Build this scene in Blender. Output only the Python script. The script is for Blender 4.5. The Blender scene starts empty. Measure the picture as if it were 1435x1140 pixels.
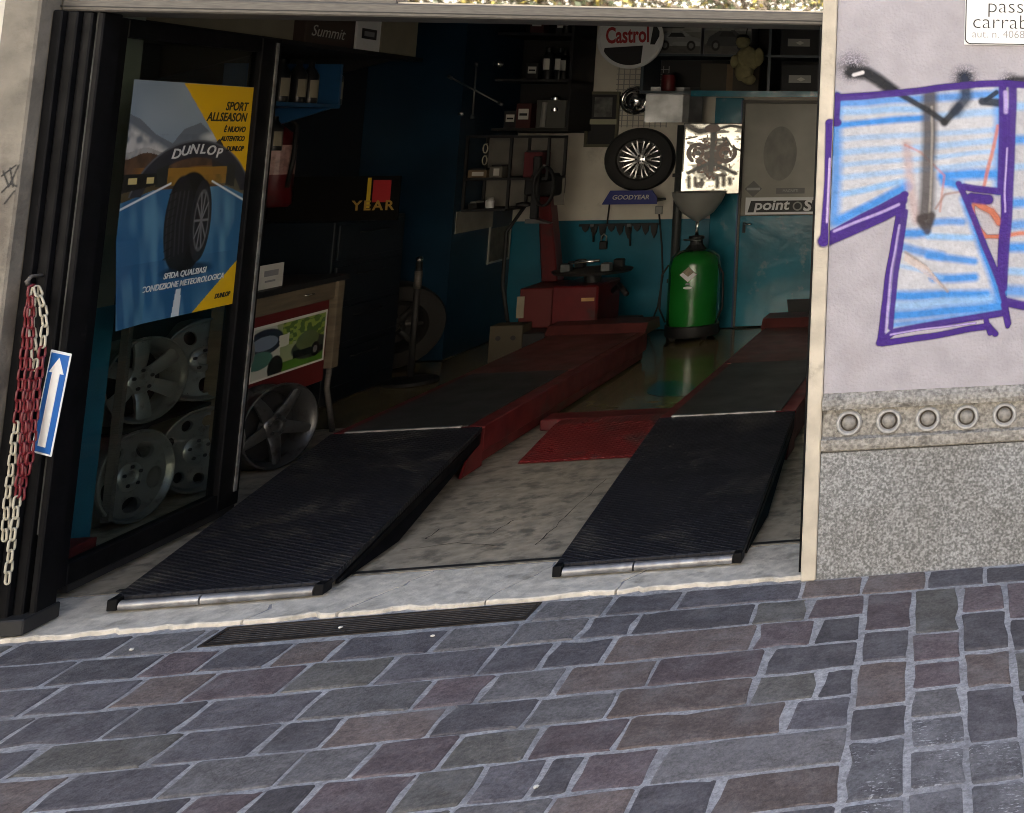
import bpy, bmesh, math, random
import numpy as np
from mathutils import Vector, Matrix
R = math.radians
rnd = random.Random(7)
S = bpy.context.scene
COL = S.collection

# ------------------------------------------------------------------ camera
PW, PH = 1435, 1140                       # frame of the photograph; it is an off-centre crop, hence the lens shift
FPX, PPX, PPY = 1453.8, 1682.0, 30.2
YAW, PITCH, ROLL, EYE = 0.19982, 0.11026, -0.00079, 1.65
fw = Vector((math.sin(YAW)*math.cos(PITCH), math.cos(YAW)*math.cos(PITCH), math.sin(PITCH)))
rt = fw.cross(Vector((0, 0, 1))).normalized(); up = rt.cross(fw)
rt, up = math.cos(ROLL)*rt + math.sin(ROLL)*up, -math.sin(ROLL)*rt + math.cos(ROLL)*up
cd = bpy.data.cameras.new('camera'); cam = bpy.data.objects.new('camera', cd); COL.objects.link(cam)
cd.sensor_width = 36; cd.sensor_fit = 'HORIZONTAL'; cd.lens = 36*FPX/PW
cd.shift_x = (PW/2-PPX)/PW; cd.shift_y = (PPY-PH/2)/PW
cd.clip_start = .05; cd.clip_end = 600
m = Matrix((rt, up, -fw)).transposed().to_4x4(); m.translation = Vector((0, 0, EYE)); cam.matrix_world = m
S.camera = cam

def ray(x, y): return fw + rt*((x-PPX)/FPX) - up*((y-PPY)/FPX)
def aY(x, y, Y):
    d = ray(x, y); return Vector((0, 0, EYE)) + d*(Y/d.y)
def aZ(x, y, Z):
    d = ray(x, y); return Vector((0, 0, EYE)) + d*((Z-EYE)/d.z)
def aX(x, y, X):
    d = ray(x, y); return Vector((0, 0, EYE)) + d*(X/d.x)

# ------------------------------------------------------------------ sky, sun, exposure
SUN_EL, SUN_AZ = R(42), R(14)             # sun behind the building, azimuth from +Y towards +X
w = bpy.data.worlds.new('World'); S.world = w; w.use_nodes = True
nt = w.node_tree; bg = nt.nodes['Background']
sky = nt.nodes.new('ShaderNodeTexSky'); sky.sky_type = 'NISHITA'; sky.sun_disc = False
sky.sun_elevation = SUN_EL; sky.sun_rotation = SUN_AZ; sky.air_density = 1.0; sky.dust_density = 7.0; sky.ozone_density = 0.3
nt.links.new(sky.outputs[0], bg.inputs[0]); bg.inputs[1].default_value = 0.085
sd = bpy.data.lights.new('sun', 'SUN'); sd.energy = 5.0; sd.angle = R(.5); sd.color = (1, .95, .87)
so = bpy.data.objects.new('sun', sd); COL.objects.link(so)
sdir = Vector((math.sin(SUN_AZ)*math.cos(SUN_EL), math.cos(SUN_AZ)*math.cos(SUN_EL), math.sin(SUN_EL)))
so.rotation_euler = sdir.to_track_quat('Z', 'Y').to_euler(); so.location = (0, 0, 30)
S.view_settings.view_transform = 'Standard'; S.view_settings.look = 'None'
S.view_settings.exposure = 2.6; S.view_settings.gamma = 1; S.view_settings.use_curve_mapping = False
S.render.engine = 'CYCLES'; S.cycles.use_denoising = True; S.cycles.max_bounces = 12; S.cycles.diffuse_bounces = 6
S.cycles.sample_clamp_indirect = 6; S.cycles.filter_width = 1.0

# ------------------------------------------------------------------ helpers
MATS = {}
def mat(name, col, rough=.6, metal=0, var=0, vscale=8, bump=0, bscale=60, spec=None, rand=0, col2=None, rvar=0, detail=6, stretch=None, coat=0, dirt=None, dscale=3):
    """Principled material; col varies towards col2 with noise, optional fine bump, wear patches and a per-object tint."""
    if name in MATS: return MATS[name]
    M = bpy.data.materials.new(name); M.use_nodes = True; T = M.node_tree; N = T.nodes; L = T.links
    b = N['Principled BSDF']; b.inputs['Roughness'].default_value = rough; b.inputs['Metallic'].default_value = metal
    if spec is not None: b.inputs['Specular IOR Level'].default_value = spec
    if coat: b.inputs['Coat Weight'].default_value = coat; b.inputs['Coat Roughness'].default_value = .08
    b.inputs['Base Color'].default_value = (*col, 1)
    tc = N.new('ShaderNodeTexCoord'); vec = tc.outputs['Object']
    if stretch:
        mp = N.new('ShaderNodeMapping'); mp.inputs['Scale'].default_value = stretch; L.new(vec, mp.inputs[0]); vec = mp.outputs[0]
    csock = None
    if var or col2 or rand:
        n = N.new('ShaderNodeTexNoise'); n.inputs['Scale'].default_value = vscale; n.inputs['Detail'].default_value = detail
        L.new(vec, n.inputs[0])
        mx = N.new('ShaderNodeMix'); mx.data_type = 'RGBA'
        c2 = col2 or tuple(c*(1-var) for c in col)
        mx.inputs['A'].default_value = (*col, 1); mx.inputs['B'].default_value = (*c2, 1)
        rp = N.new('ShaderNodeMapRange'); rp.inputs[1].default_value = .35; rp.inputs[2].default_value = .65
        L.new(n.outputs[0], rp.inputs[0]); L.new(rp.outputs[0], mx.inputs['Factor']); csock = mx.outputs['Result']
        if rand:
            oi = N.new('ShaderNodeObjectInfo'); hs = N.new('ShaderNodeHueSaturation')
            r2 = N.new('ShaderNodeMapRange'); r2.inputs[3].default_value = 1-rand; r2.inputs[4].default_value = 1+rand
            L.new(oi.outputs['Random'], r2.inputs[0]); L.new(r2.outputs[0], hs.inputs['Value']); L.new(csock, hs.inputs['Color']); csock = hs.outputs[0]
        if rvar:
            r3 = N.new('ShaderNodeMapRange'); r3.inputs[3].default_value = max(.02, rough-rvar); r3.inputs[4].default_value = rough+rvar
            L.new(n.outputs[0], r3.inputs[0]); L.new(r3.outputs[0], b.inputs['Roughness'])
    if dirt:
        n2 = N.new('ShaderNodeTexNoise'); n2.inputs['Scale'].default_value = dscale; n2.inputs['Detail'].default_value = 8; n2.inputs['Roughness'].default_value = .65
        L.new(vec, n2.inputs[0])
        r4 = N.new('ShaderNodeMapRange'); r4.inputs[1].default_value = dirt[1]; r4.inputs[2].default_value = dirt[1]+.12; r4.inputs[4].default_value = dirt[2]
        L.new(n2.outputs[0], r4.inputs[0])
        m2 = N.new('ShaderNodeMix'); m2.data_type = 'RGBA'; m2.inputs['B'].default_value = (*dirt[0], 1)
        if csock: L.new(csock, m2.inputs['A'])
        else: m2.inputs['A'].default_value = (*col, 1)
        L.new(r4.outputs[0], m2.inputs['Factor']); csock = m2.outputs['Result']
    if csock: L.new(csock, b.inputs['Base Color'])
    if bump:
        n3 = N.new('ShaderNodeTexNoise'); n3.inputs['Scale'].default_value = bscale; n3.inputs['Detail'].default_value = 5
        L.new(vec, n3.inputs[0])
        bp = N.new('ShaderNodeBump'); bp.inputs['Strength'].default_value = bump; bp.inputs['Distance'].default_value = .01
        L.new(n3.outputs[0], bp.inputs['Height']); L.new(bp.outputs[0], b.inputs['Normal'])
    MATS[name] = M; return M

def paint_mat(name, rough=.5, alpha=False, spec=.5, coat=0):
    if name in MATS: return MATS[name]
    M = bpy.data.materials.new(name); M.use_nodes = True; T = M.node_tree; b = T.nodes['Principled BSDF']
    a = T.nodes.new('ShaderNodeAttribute'); a.attribute_name = 'paint'
    T.links.new(a.outputs['Color'], b.inputs['Base Color']); b.inputs['Roughness'].default_value = rough
    b.inputs['Specular IOR Level'].default_value = spec
    if coat: b.inputs['Coat Weight'].default_value = coat
    if alpha: T.links.new(a.outputs['Alpha'], b.inputs['Alpha'])
    MATS[name] = M; return M

def glass_mat(name, tint=(.9, .95, .93), refl=.08, rough=.02):
    """Thin pane: see-through film plus a mirror share (glass sheets are modelled as one thin slab)."""
    if name in MATS: return MATS[name]
    M = bpy.data.materials.new(name); M.use_nodes = True; T = M.node_tree; N = T.nodes; N.remove(N['Principled BSDF'])
    out = N['Material Output']; t = N.new('ShaderNodeBsdfTransparent'); t.inputs[0].default_value = (*tint, 1)
    g = N.new('ShaderNodeBsdfGlossy'); g.inputs['Roughness'].default_value = rough; g.inputs[0].default_value = (.95, .95, .95, 1)
    lw = N.new('ShaderNodeLayerWeight'); lw.inputs[0].default_value = .5; pw_ = N.new('ShaderNodeMath'); pw_.operation = 'POWER'; pw_.inputs[1].default_value = 4; T.links.new(lw.outputs['Facing'], pw_.inputs[0])
    mr = N.new('ShaderNodeMapRange'); mr.inputs[3].default_value = refl; mr.inputs[4].default_value = max(.55, refl)
    mx = N.new('ShaderNodeMixShader'); T.links.new(pw_.outputs[0], mr.inputs[0]); T.links.new(mr.outputs[0], mx.inputs[0])
    T.links.new(t.outputs[0], mx.inputs[1]); T.links.new(g.outputs[0], mx.inputs[2]); T.links.new(mx.outputs[0], out.inputs[0])
    MATS[name] = M; return M

def lab(o, label=None, cat=None, group=None, kind=None):
    if label: o['label'] = label
    if cat: o['category'] = cat
    if group: o['group'] = group
    if kind: o['kind'] = kind
    return o
def thing(name, label, cat, loc=(0, 0, 0), rot=(0, 0, 0), group=None):
    o = bpy.data.objects.new(name, None); COL.objects.link(o); o.location = loc; o.rotation_euler = rot
    o.empty_display_size = .1
    return lab(o, label, cat, group)
def obj(name, bm, mats, parent=None, world=False, smooth=False, bevel=0, loc=None, rot=None):
    if bevel:
        bmesh.ops.bevel(bm, geom=bm.edges[:], offset=bevel, segments=1, affect='EDGES', clamp_overlap=True)
    if parent is not None and world:
        bmesh.ops.translate(bm, vec=-parent.location, verts=bm.verts)
    me = bpy.data.meshes.new(name); bm.to_mesh(me); bm.free()
    for x in (mats if isinstance(mats, (list, tuple)) else [mats]): me.materials.append(x)
    if smooth:
        for p in me.polygons: p.use_smooth = True
    o = bpy.data.objects.new(name, me); COL.objects.link(o)
    if parent is not None: o.parent = parent
    if loc is not None: o.location = loc
    if rot is not None: o.rotation_euler = rot
    return o
def auto_smooth(o, ang=40):
    me = o.data
    bm = bmesh.new(); bm.from_mesh(me)
    for e in bm.edges:
        e.smooth = len(e.link_faces) == 2 and e.calc_face_angle(0) < R(ang)
    for f in bm.faces: f.smooth = True
    bm.to_mesh(me); bm.free(); return o
B = bmesh.new
def box(bm, x0, x1, y0, y1, z0, z1, mi=0, bev=0):
    vs = [bm.verts.new(p) for p in ((x0,y0,z0),(x1,y0,z0),(x1,y1,z0),(x0,y1,z0),(x0,y0,z1),(x1,y0,z1),(x1,y1,z1),(x0,y1,z1))]
    fs = [bm.faces.new([vs[i] for i in q]) for q in ((3,2,1,0),(4,5,6,7),(0,1,5,4),(1,2,6,5),(2,3,7,6),(3,0,4,7))]
    for f in fs: f.material_index = mi
    if bev:
        es = {e for f in fs for e in f.edges}
        r = bmesh.ops.bevel(bm, geom=list(es), offset=bev, segments=1, affect='EDGES')
        for f in r['faces']: f.material_index = mi
    return bm
def bx(*a, **k): return box(B(), *a, **k)
def prism(bm, poly, axis, d0, d1, mi=0):
    """poly: 2D points; axis 'x': (y,z), 'y': (x,z), 'z': (x,y); extruded from d0 to d1."""
    f3 = {'x': lambda p, d: (d, p[0], p[1]), 'y': lambda p, d: (p[0], d, p[1]), 'z': lambda p, d: (p[0], p[1], d)}[axis]
    a = [bm.verts.new(f3(p, d0)) for p in poly]; b = [bm.verts.new(f3(p, d1)) for p in poly]; n = len(poly)
    fs = [bm.faces.new(a), bm.faces.new(b[::-1])] + [bm.faces.new((a[i], b[i], b[(i+1) % n], a[(i+1) % n])) for i in range(n)]
    for f in fs: f.material_index = mi
    bmesh.ops.recalc_face_normals(bm, faces=fs); return bm
def lathe(bm, prof, n=32, mi=0, c=(0, 0, 0), closed=False):
    rings = []
    for r, z in prof:
        rings.append([bm.verts.new((c[0]+r*math.cos(2*math.pi*i/n), c[1]+r*math.sin(2*math.pi*i/n), c[2]+z)) for i in range(n)])
    k = len(rings); fs = []
    for j in range(k if closed else k-1):
        a, b = rings[j], rings[(j+1) % k]
        for i in range(n): fs.append(bm.faces.new((a[i], a[(i+1) % n], b[(i+1) % n], b[i])))
    if not closed:
        fs.append(bm.faces.new(rings[0][::-1])); fs.append(bm.faces.new(rings[-1]))
    for f in fs: f.material_index = mi
    bmesh.ops.recalc_face_normals(bm, faces=fs); return bm
def tube(bm, pts, r, n=8, mi=0, cyc=False):
    pts = [Vector(p) for p in pts]; k = len(pts); rings = []; prev = None
    for i, p in enumerate(pts):
        d = (pts[(i+1) % k]-pts[i-1]) if cyc else (pts[min(i+1, k-1)]-pts[max(i-1, 0)]); d.normalize()
        if prev is None: u = d.orthogonal().normalized()
        else: u = (prev - d*prev.dot(d)).normalized()
        prev = u; v = d.cross(u); rr = r[i] if isinstance(r, (list, tuple)) else r
        rings.append([bm.verts.new(p + (u*math.cos(2*math.pi*j/n)+v*math.sin(2*math.pi*j/n))*rr) for j in range(n)])
    fs = []
    for i in range(k if cyc else k-1):
        a, b = rings[i], rings[(i+1) % k]
        for j in range(n): fs.append(bm.faces.new((a[j], a[(j+1) % n], b[(j+1) % n], b[j])))
    if not cyc: fs += [bm.faces.new(rings[0][::-1]), bm.faces.new(rings[-1])]
    for f in fs: f.material_index = mi; f.smooth = True
    return bm
def rod(p, q, r, n=10): return tube(B(), [p, q], r, n)

FONT_CACHE = {}
def text(s, size, mt, parent, loc, rot, name='lettering', align='CENTER', shear=0, bold=0, sx=1, ext=.0005, spacing=1):
    cu = bpy.data.curves.new(name, 'FONT'); cu.body = s; cu.size = size; cu.align_x = align; cu.align_y = 'CENTER'
    cu.shear = shear; cu.offset = bold; cu.extrude = ext; cu.space_character = spacing; cu.resolution_u = 3
    t = bpy.data.objects.new('tmp', cu); COL.objects.link(t)
    me = bpy.data.meshes.new_from_object(t.evaluated_get(bpy.context.evaluated_depsgraph_get()))
    bpy.data.objects.remove(t); bpy.data.curves.remove(cu)
    me.name = name; me.materials.clear(); me.materials.append(mt)
    o = bpy.data.objects.new(name, me); COL.objects.link(o)
    if parent is not None: o.parent = parent
    o.location = loc; o.rotation_euler = rot; o.scale = (sx, 1, 1); return o
FACE_MY = (R(90), 0, 0)                   # flat thing facing the street (-Y)
FACE_PX = (R(90), 0, R(90))               # flat thing facing +X

def painted(name, W, H, res, fn, mt, parent=None, loc=(0, 0, 0), rot=(0, 0, 0), drop=True, thick=0):
    """Flat print: a grid in local XY (0..W, 0..H) carrying its ink as a colour attribute; fn(x, y arrays) -> rgba in linear light."""
    nx, ny = max(2, int(W/res)), max(2, int(H/res))
    X, Y = np.meshgrid(np.linspace(0, W, nx+1), np.linspace(0, H, ny+1))
    C = fn(X, Y).reshape(-1, 4).astype(np.float32)
    V = np.stack([X.ravel(), Y.ravel(), np.zeros(X.size)], 1)
    i = (np.arange(ny)[:, None]*(nx+1) + np.arange(nx)[None]).ravel()
    F = np.stack([i, i+1, i+nx+2, i+nx+1], 1)
    if drop:
        F = F[(C[F][:, :, 3].max(1) > .02)]
        used = np.unique(F); mp = np.zeros(len(V), int); mp[used] = np.arange(len(used)); V, C, F = V[used], C[used], mp[F]
    me = bpy.data.meshes.new(name); me.from_pydata(V.tolist(), [], F.tolist())
    at = me.color_attributes.new('paint', 'FLOAT_COLOR', 'POINT'); at.data.foreach_set('color', C.ravel())
    me.materials.append(mt); o = bpy.data.objects.new(name, me); COL.objects.link(o)
    if parent is not None: o.parent = parent
    o.location = loc; o.rotation_euler = rot; return o
def lin(r, g, b): return tuple(((c/255+.055)/1.055)**2.4 if c > 10 else c/255/12.92 for c in (r, g, b))
def segd(X, Y, pts):
    d = np.full(X.shape, 1e9)
    for (ax, ay), (bx_, by) in zip(pts[:-1], pts[1:]):
        dx, dy = bx_-ax, by-ay; L2 = dx*dx+dy*dy+1e-12
        t = np.clip(((X-ax)*dx+(Y-ay)*dy)/L2, 0, 1); d = np.minimum(d, np.hypot(X-ax-t*dx, Y-ay-t*dy))
    return d
def inpoly(X, Y, P):
    r = np.zeros(X.shape, bool); n = len(P)
    for i in range(n):
        (x1, y1), (x2, y2) = P[i], P[(i+1) % n]
        c = ((y1 > Y) != (y2 > Y)) & (X < (x2-x1)*(Y-y1)/(y2-y1+1e-12)+x1); r ^= c
    return r
def vnoise(X, Y, s, seed=0):
    rs = np.random.RandomState(seed); G = rs.rand(64, 64)
    u, v = X*s, Y*s; i, j = np.floor(u).astype(int), np.floor(v).astype(int); a, b = u-i, v-j
    a, b = a*a*(3-2*a), b*b*(3-2*b); g = lambda p, q: G[p % 64, q % 64]
    return g(i, j)*(1-a)*(1-b)+g(i+1, j)*a*(1-b)+g(i, j+1)*(1-a)*b+g(i+1, j+1)*a*b
class Ink:
    def __init__(s, X, Y, base=None):
        s.X, s.Y = X, Y; s.c = np.zeros(X.shape+(4,))
        if base is not None: s.c[..., :3] = base; s.c[..., 3] = 1
    def over(s, a, col):
        a = np.clip(a, 0, 1); A0 = s.c[..., 3]; A = a+A0*(1-a)
        col = np.asarray(col, float)
        for k in range(3): s.c[..., k] = np.where(A > 1e-4, (col[k]*a+s.c[..., k]*A0*(1-a))/np.maximum(A, 1e-4), col[k])
        s.c[..., 3] = A
    def stroke(s, pts, wd, col, soft=.35, alpha=1, rough=0):
        d = segd(s.X, s.Y, pts)
        if rough: d = d+(vnoise(s.X, s.Y, 60, 3)-.5)*rough
        s.over(alpha*np.clip((wd/2*(1+soft)-d)/(wd*soft+1e-9), 0, 1), col)
    def poly(s, P, col, alpha=1): s.over(alpha*inpoly(s.X, s.Y, P), col)
    def disc(s, c, rx, ry, col, alpha=1, edge=.08, rot=0):
        dx, dy = s.X-c[0], s.Y-c[1]; cs, sn = math.cos(rot), math.sin(rot)
        q = np.hypot((dx*cs+dy*sn)/rx, (-dx*sn+dy*cs)/ry); s.over(alpha*np.clip((1-q)/edge+.5, 0, 1), col)

# ------------------------------------------------------------------ materials
M_plaster = mat('plaster', (.42, .402, .44),   .85, var=.15, vscale=9, bump=.6, bscale=75, dirt=((.34, .31, .325), .56, .55), dscale=2.2)
M_plaster2 = mat('pale_plaster', (.62, .59, .53), .85, var=.15, vscale=6, bump=.3, bscale=70)
M_cream = mat('cream_stone', (.60, .54, .44), .7, var=.25, vscale=9, bump=.15, bscale=80, dirt=((.26, .22, .17), .62, .7), dscale=7)
M_pillar = mat('pillar_stone', (.22, .20, .165), .75, var=.35, vscale=9, bump=.3, bscale=90, dirt=((.10, .085, .07), .5, .8), dscale=3.2)
def granite():
    M = mat('granite', (.30, .275, .25), .75, bump=.25, bscale=110); T = M.node_tree; N = T.nodes; L = T.links; b = N['Principled BSDF']
    tc = N.new('ShaderNodeTexCoord')
    n = N.new('ShaderNodeTexNoise'); n.inputs['Scale'].default_value = 120; n.inputs['Detail'].default_value = 4; L.new(tc.outputs['Object'], n.inputs[0])
    cr = N.new('ShaderNodeValToRGB'); e = cr.color_ramp.elements
    e[0].position = .36; e[0].color = (.13, .133, .134, 1); e[1].position = .66; e[1].color = (.385, .395, .405, 1)
    k = e.new(.48); k.color = (.205, .21, .212, 1); L.new(n.outputs[0], cr.inputs[0])
    n2 = N.new('ShaderNodeTexNoise'); n2.inputs['Scale'].default_value = 3; n2.inputs['Detail'].default_value = 6; L.new(tc.outputs['Object'], n2.inputs[0])
    mx = N.new('ShaderNodeMix'); mx.data_type = 'RGBA'; mx.blend_type = 'MULTIPLY'; mx.inputs['Factor'].default_value = .6
    c2 = N.new('ShaderNodeValToRGB'); c2.color_ramp.elements[0].color = (.66, .63, .585, 1); c2.color_ramp.elements[0].position = .3; c2.color_ramp.elements[1].position = .6; c2.color_ramp.elements[1].color = (1, 1, 1, 1)
    L.new(n2.outputs[0], c2.inputs[0]); L.new(cr.outputs[0], mx.inputs['A']); L.new(c2.outputs[0], mx.inputs['B']); L.new(mx.outputs['Result'], b.inputs['Base Color'])
    return M
M_granite = granite()
M_band = mat('band_stone', (.40, .385, .355), .85, var=.55, vscale=75, bump=.8, bscale=95, dirt=((.10, .09, .08), .53, .8), dscale=26)
M_rosette = mat('rosette_stone', (.52, .51, .49), .75, var=.3, vscale=40, bump=.3, bscale=90)
M_black = mat('black_metal', (.006, .006, .007), .5, spec=.12, var=.4, vscale=12, rvar=.15, dirt=((.05, .05, .048), .66, .5), dscale=9)
M_black2 = mat('matt_black', (.012, .012, .013), .6)
M_grey_al = mat('grey_aluminium', (.125, .115, .103), .55, .2, var=.3, vscale=10, rvar=.12, stretch=(2, 8, 20))
M_alu = mat('aluminium', (.40, .40, .41), .46, .7, var=.5, vscale=16, rvar=.15, dirt=((.16, .14, .12), .52, .7), dscale=11)
M_rim = mat('alloy_rim', (.30, .305, .30), .34, .65, dirt=((.09, .08, .07), .55, .7), dscale=14, var=.2, vscale=8, rvar=.1); M_rim_dark = mat('dusty_rim', (.13, .13, .13), .34, .75, dirt=((.04, .036, .03), .52, .8), dscale=12)
M_chrome = mat('chrome', (.88, .88, .87), .12, .95)
M_mirror = mat('polished_steel', (.34, .335, .30), .10, 1, var=.35, vscale=6)
M_steel = mat('brushed_steel', (.26, .265, .27), .36, .8, var=.45, vscale=7, rvar=.12)
M_rubber = mat('tyre_rubber', (.014, .014, .014), .7, bump=.2, bscale=90)
M_red = mat('lift_red', (.15, .014, .016), .45, var=.35, vscale=9, rvar=.12, dirt=((.06, .045, .04), .56, .7), dscale=6)
M_red2 = mat('red_paint', (.11, .007, .010), .38, var=.35, vscale=7, dirt=((.03, .022, .02), .56, .7), dscale=7)
M_blue = mat('teal_wall', (.010, .15, .23), .32, var=.25, vscale=3, rvar=.1, bump=.08, bscale=25)
M_blue_gloss = mat('teal_gloss', (.03, .22, .31), .15, var=.35, vscale=3, rvar=.08, bump=.45, bscale=4.5, dirt=((.24, .33, .34), .57, .8), dscale=4)
M_blue_shelf = mat('blue_shelf_paint', (.02, .09, .22), .4, var=.2)
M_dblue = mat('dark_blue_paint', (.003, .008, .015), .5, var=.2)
M_white_wall = mat('white_wall', (.70, .66, .57), .8, var=.15, vscale=4, dirt=((.30, .28, .24), .6, .5), dscale=3)
M_ceil = mat('ceiling_paint', (.2, .2, .19), .9)
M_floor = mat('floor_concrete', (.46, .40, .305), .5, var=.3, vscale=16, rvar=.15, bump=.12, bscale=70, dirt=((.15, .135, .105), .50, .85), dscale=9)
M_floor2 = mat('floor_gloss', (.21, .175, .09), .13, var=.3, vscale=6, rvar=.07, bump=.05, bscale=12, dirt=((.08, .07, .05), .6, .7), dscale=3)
M_thresh = mat('threshold_stone', (.70, .65, .56), .7, var=.3, vscale=22, bump=.35, bscale=60, dirt=((.26, .24, .20), .54, .75), dscale=7)
M_mortar = mat('mortar', (.40, .41, .43), .9, var=.35, vscale=20, bump=.4, bscale=90, dirt=((.15, .15, .155), .55, .85), dscale=3.5)
M_asphalt = mat('asphalt', (.055, .055, .058), .9, var=.3, vscale=30, bump=.4, bscale=150)
M_paper = mat('paper', (.62, .61, .56), .6, var=.12, vscale=9)
M_cream_card = mat('cream_card', (.27, .245, .18), .7, var=.15, vscale=7)
M_card = mat('brown_card', (.20, .14, .08), .8, var=.2)
M_white = mat('white_enamel', (.78, .79, .80), .35, var=.06, vscale=8, dirt=((.5, .48, .45), .66, .5), dscale=6)
M_ink = mat('black_ink', (.012, .012, .014), .5)
M_inkgrey = mat('grey_ink', (.25, .25, .26), .5)
M_inkblue = mat('blue_sign', (.02, .12, .42), .35)
M_yellow = mat('yellow_ink', (.62, .44, .03), .45)
M_redink = mat('red_ink', (.42, .03, .035), .4)
M_green = mat('green_paint', (.012, .155, .022), .22, var=.15, vscale=4, rvar=.05, coat=.3)
M_grey_plastic = mat('grey_plastic', (.30, .30, .28), .35, var=.1)
M_pl_red = mat('red_plastic', (.16, .014, .02), .4, var=.2, vscale=30)
M_pl_white = mat('white_plastic', (.50, .47, .37), .4, var=.2, vscale=30)
M_wood = mat('pale_wood', (.15, .12, .08), .6, var=.3, vscale=5, stretch=(1, 1, 8))
M_doll = mat('yellow_cloth', (.30, .265, .13), .8, var=.25, vscale=20, bump=.4, bscale=60)
M_bottle = mat('black_bottle', (.012, .012, .013), .3)
M_graf = paint_mat('spray_paint', .6, True, .3)
M_print = paint_mat('glossy_print', .32, coat=.25)
M_glass = glass_mat('door_glass', (.84, .88, .86), .025)
M_transom = glass_mat('mirror_film_glass', (.25, .27, .27), .75)

def tread_mat(name, col, dirt, rough=.45):
    """Steel tread plate: raised lozenges as bump, worn paint."""
    M = mat(name, col, rough, var=.35, vscale=7, rvar=.12, dirt=dirt, dscale=5, spec=.35); T = M.node_tree; N = T.nodes; L = T.links
    b = N['Principled BSDF']; tc = N.new('ShaderNodeTexCoord'); hs = []
    for ang in (45, -45):
        mp = N.new('ShaderNodeMapping'); mp.inputs['Rotation'].default_value = (0, 0, R(ang)); mp.inputs['Scale'].default_value = (32, 70, 0); L.new(tc.outputs['Object'], mp.inputs[0])
        v = N.new('ShaderNodeTexVoronoi'); v.inputs['Randomness'].default_value = 0; v.inputs['Scale'].default_value = 1; L.new(mp.outputs[0], v.inputs[0])
        r = N.new('ShaderNodeMapRange'); r.inputs[1].default_value = .42; r.inputs[2].default_value = .2; L.new(v.outputs['Distance'], r.inputs[0]); hs.append(r.outputs[0])
    ck = N.new('ShaderNodeTexChecker'); ck.inputs['Scale'].default_value = 44; L.new(tc.outputs['Object'], ck.inputs[0])
    mx = N.new('ShaderNodeMix'); L.new(ck.outputs['Fac'], mx.inputs['Factor']); L.new(hs[0], mx.inputs['A']); L.new(hs[1], mx.inputs['B'])
    bp = N.new('ShaderNodeBump'); bp.inputs['Strength'].default_value = .8; bp.inputs['Distance'].default_value = .004
    L.new(mx.outputs['Result'], bp.inputs['Height']); L.new(bp.outputs[0], b.inputs['Normal']); return M
M_tread = tread_mat('black_tread', (.013, .013, .017), ((.06, .055, .047), .53, .55), .5)
M_tread_red = tread_mat('red_tread', (.20, .024, .024), ((.07, .045, .04), .54, .7), .3)
M_plate = mat('turn_plate', (.055, .055, .052), .42, .2, var=.4, vscale=5, rvar=.12)
def paving_mat(name, col, dust, amount, scuff=.0, mortar=False):
    """Porphyry or mortar: fine grain, blotches and a film of grey dust that runs across the joints (it follows the place, not the stone)."""
    M = mat(name, col, .8, bump=.5, bscale=130); T = M.node_tree; N = T.nodes; L = T.links; b = N['Principled BSDF']
    gm = N.new('ShaderNodeNewGeometry'); P = gm.outputs['Position']
    def noise(sc, det, rough=.6, st=None):
        n = N.new('ShaderNodeTexNoise'); n.inputs['Scale'].default_value = sc; n.inputs['Detail'].default_value = det; n.inputs['Roughness'].default_value = rough
        if st:
            mp = N.new('ShaderNodeMapping'); mp.inputs['Scale'].default_value = st; mp.inputs['Rotation'].default_value = (0, 0, .5); L.new(P, mp.inputs[0]); L.new(mp.outputs[0], n.inputs[0])
        else: L.new(P, n.inputs[0])
        return n.outputs[0]
    def rng(x, a, c, lo, hi):
        r = N.new('ShaderNodeMapRange'); r.inputs[1].default_value = a; r.inputs[2].default_value = c; r.inputs[3].default_value = lo; r.inputs[4].default_value = hi; L.new(x, r.inputs[0]); return r.outputs[0]
    def mul(x, y):
        m_ = N.new('ShaderNodeMath'); m_.operation = 'MULTIPLY'; L.new(x, m_.inputs[0]); L.new(y, m_.inputs[1]); return m_.outputs[0]
    hs = N.new('ShaderNodeHueSaturation'); hs.inputs['Color'].default_value = (*col, 1)
    v = mul(rng(noise(75, 5, .75), .3, .7, .52, 1.48), rng(noise(14, 6, .7), .3, .7, .70, 1.30))
    oi = N.new('ShaderNodeObjectInfo'); v = mul(v, rng(oi.outputs['Random'], 0, 1, .84, 1.18)) if not mortar else v
    L.new(v, hs.inputs['Value']); cs = hs.outputs[0]
    def mix(fac, c):
        nonlocal cs
        m_ = N.new('ShaderNodeMix'); m_.data_type = 'RGBA'; L.new(fac, m_.inputs['Factor']); L.new(cs, m_.inputs['A']); m_.inputs['B'].default_value = (*c, 1); cs = m_.outputs['Result']
    mix(rng(noise(7, 9, .7), .48, .68, 0, amount), dust)
    if scuff: mix(mul(rng(noise(55, 4, .7, (1, 2.2, 1)), .56, .62, 0, scuff), rng(noise(5, 3), .45, .6, 0, 1)), (.46, .47, .48))
    L.new(cs, b.inputs['Base Color'])
    # two-scale relief
    bp = [n for n in N if n.type == 'BUMP'][0]; ad = N.new('ShaderNodeMath'); ad.operation = 'ADD'; L.new(noise(130, 4), ad.inputs[0]); L.new(rng(noise(24, 5), 0, 1, 0, 1.6), ad.inputs[1]); L.new(ad.outputs[0], bp.inputs['Height']); bp.inputs['Distance'].default_value = .006
    return M
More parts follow.
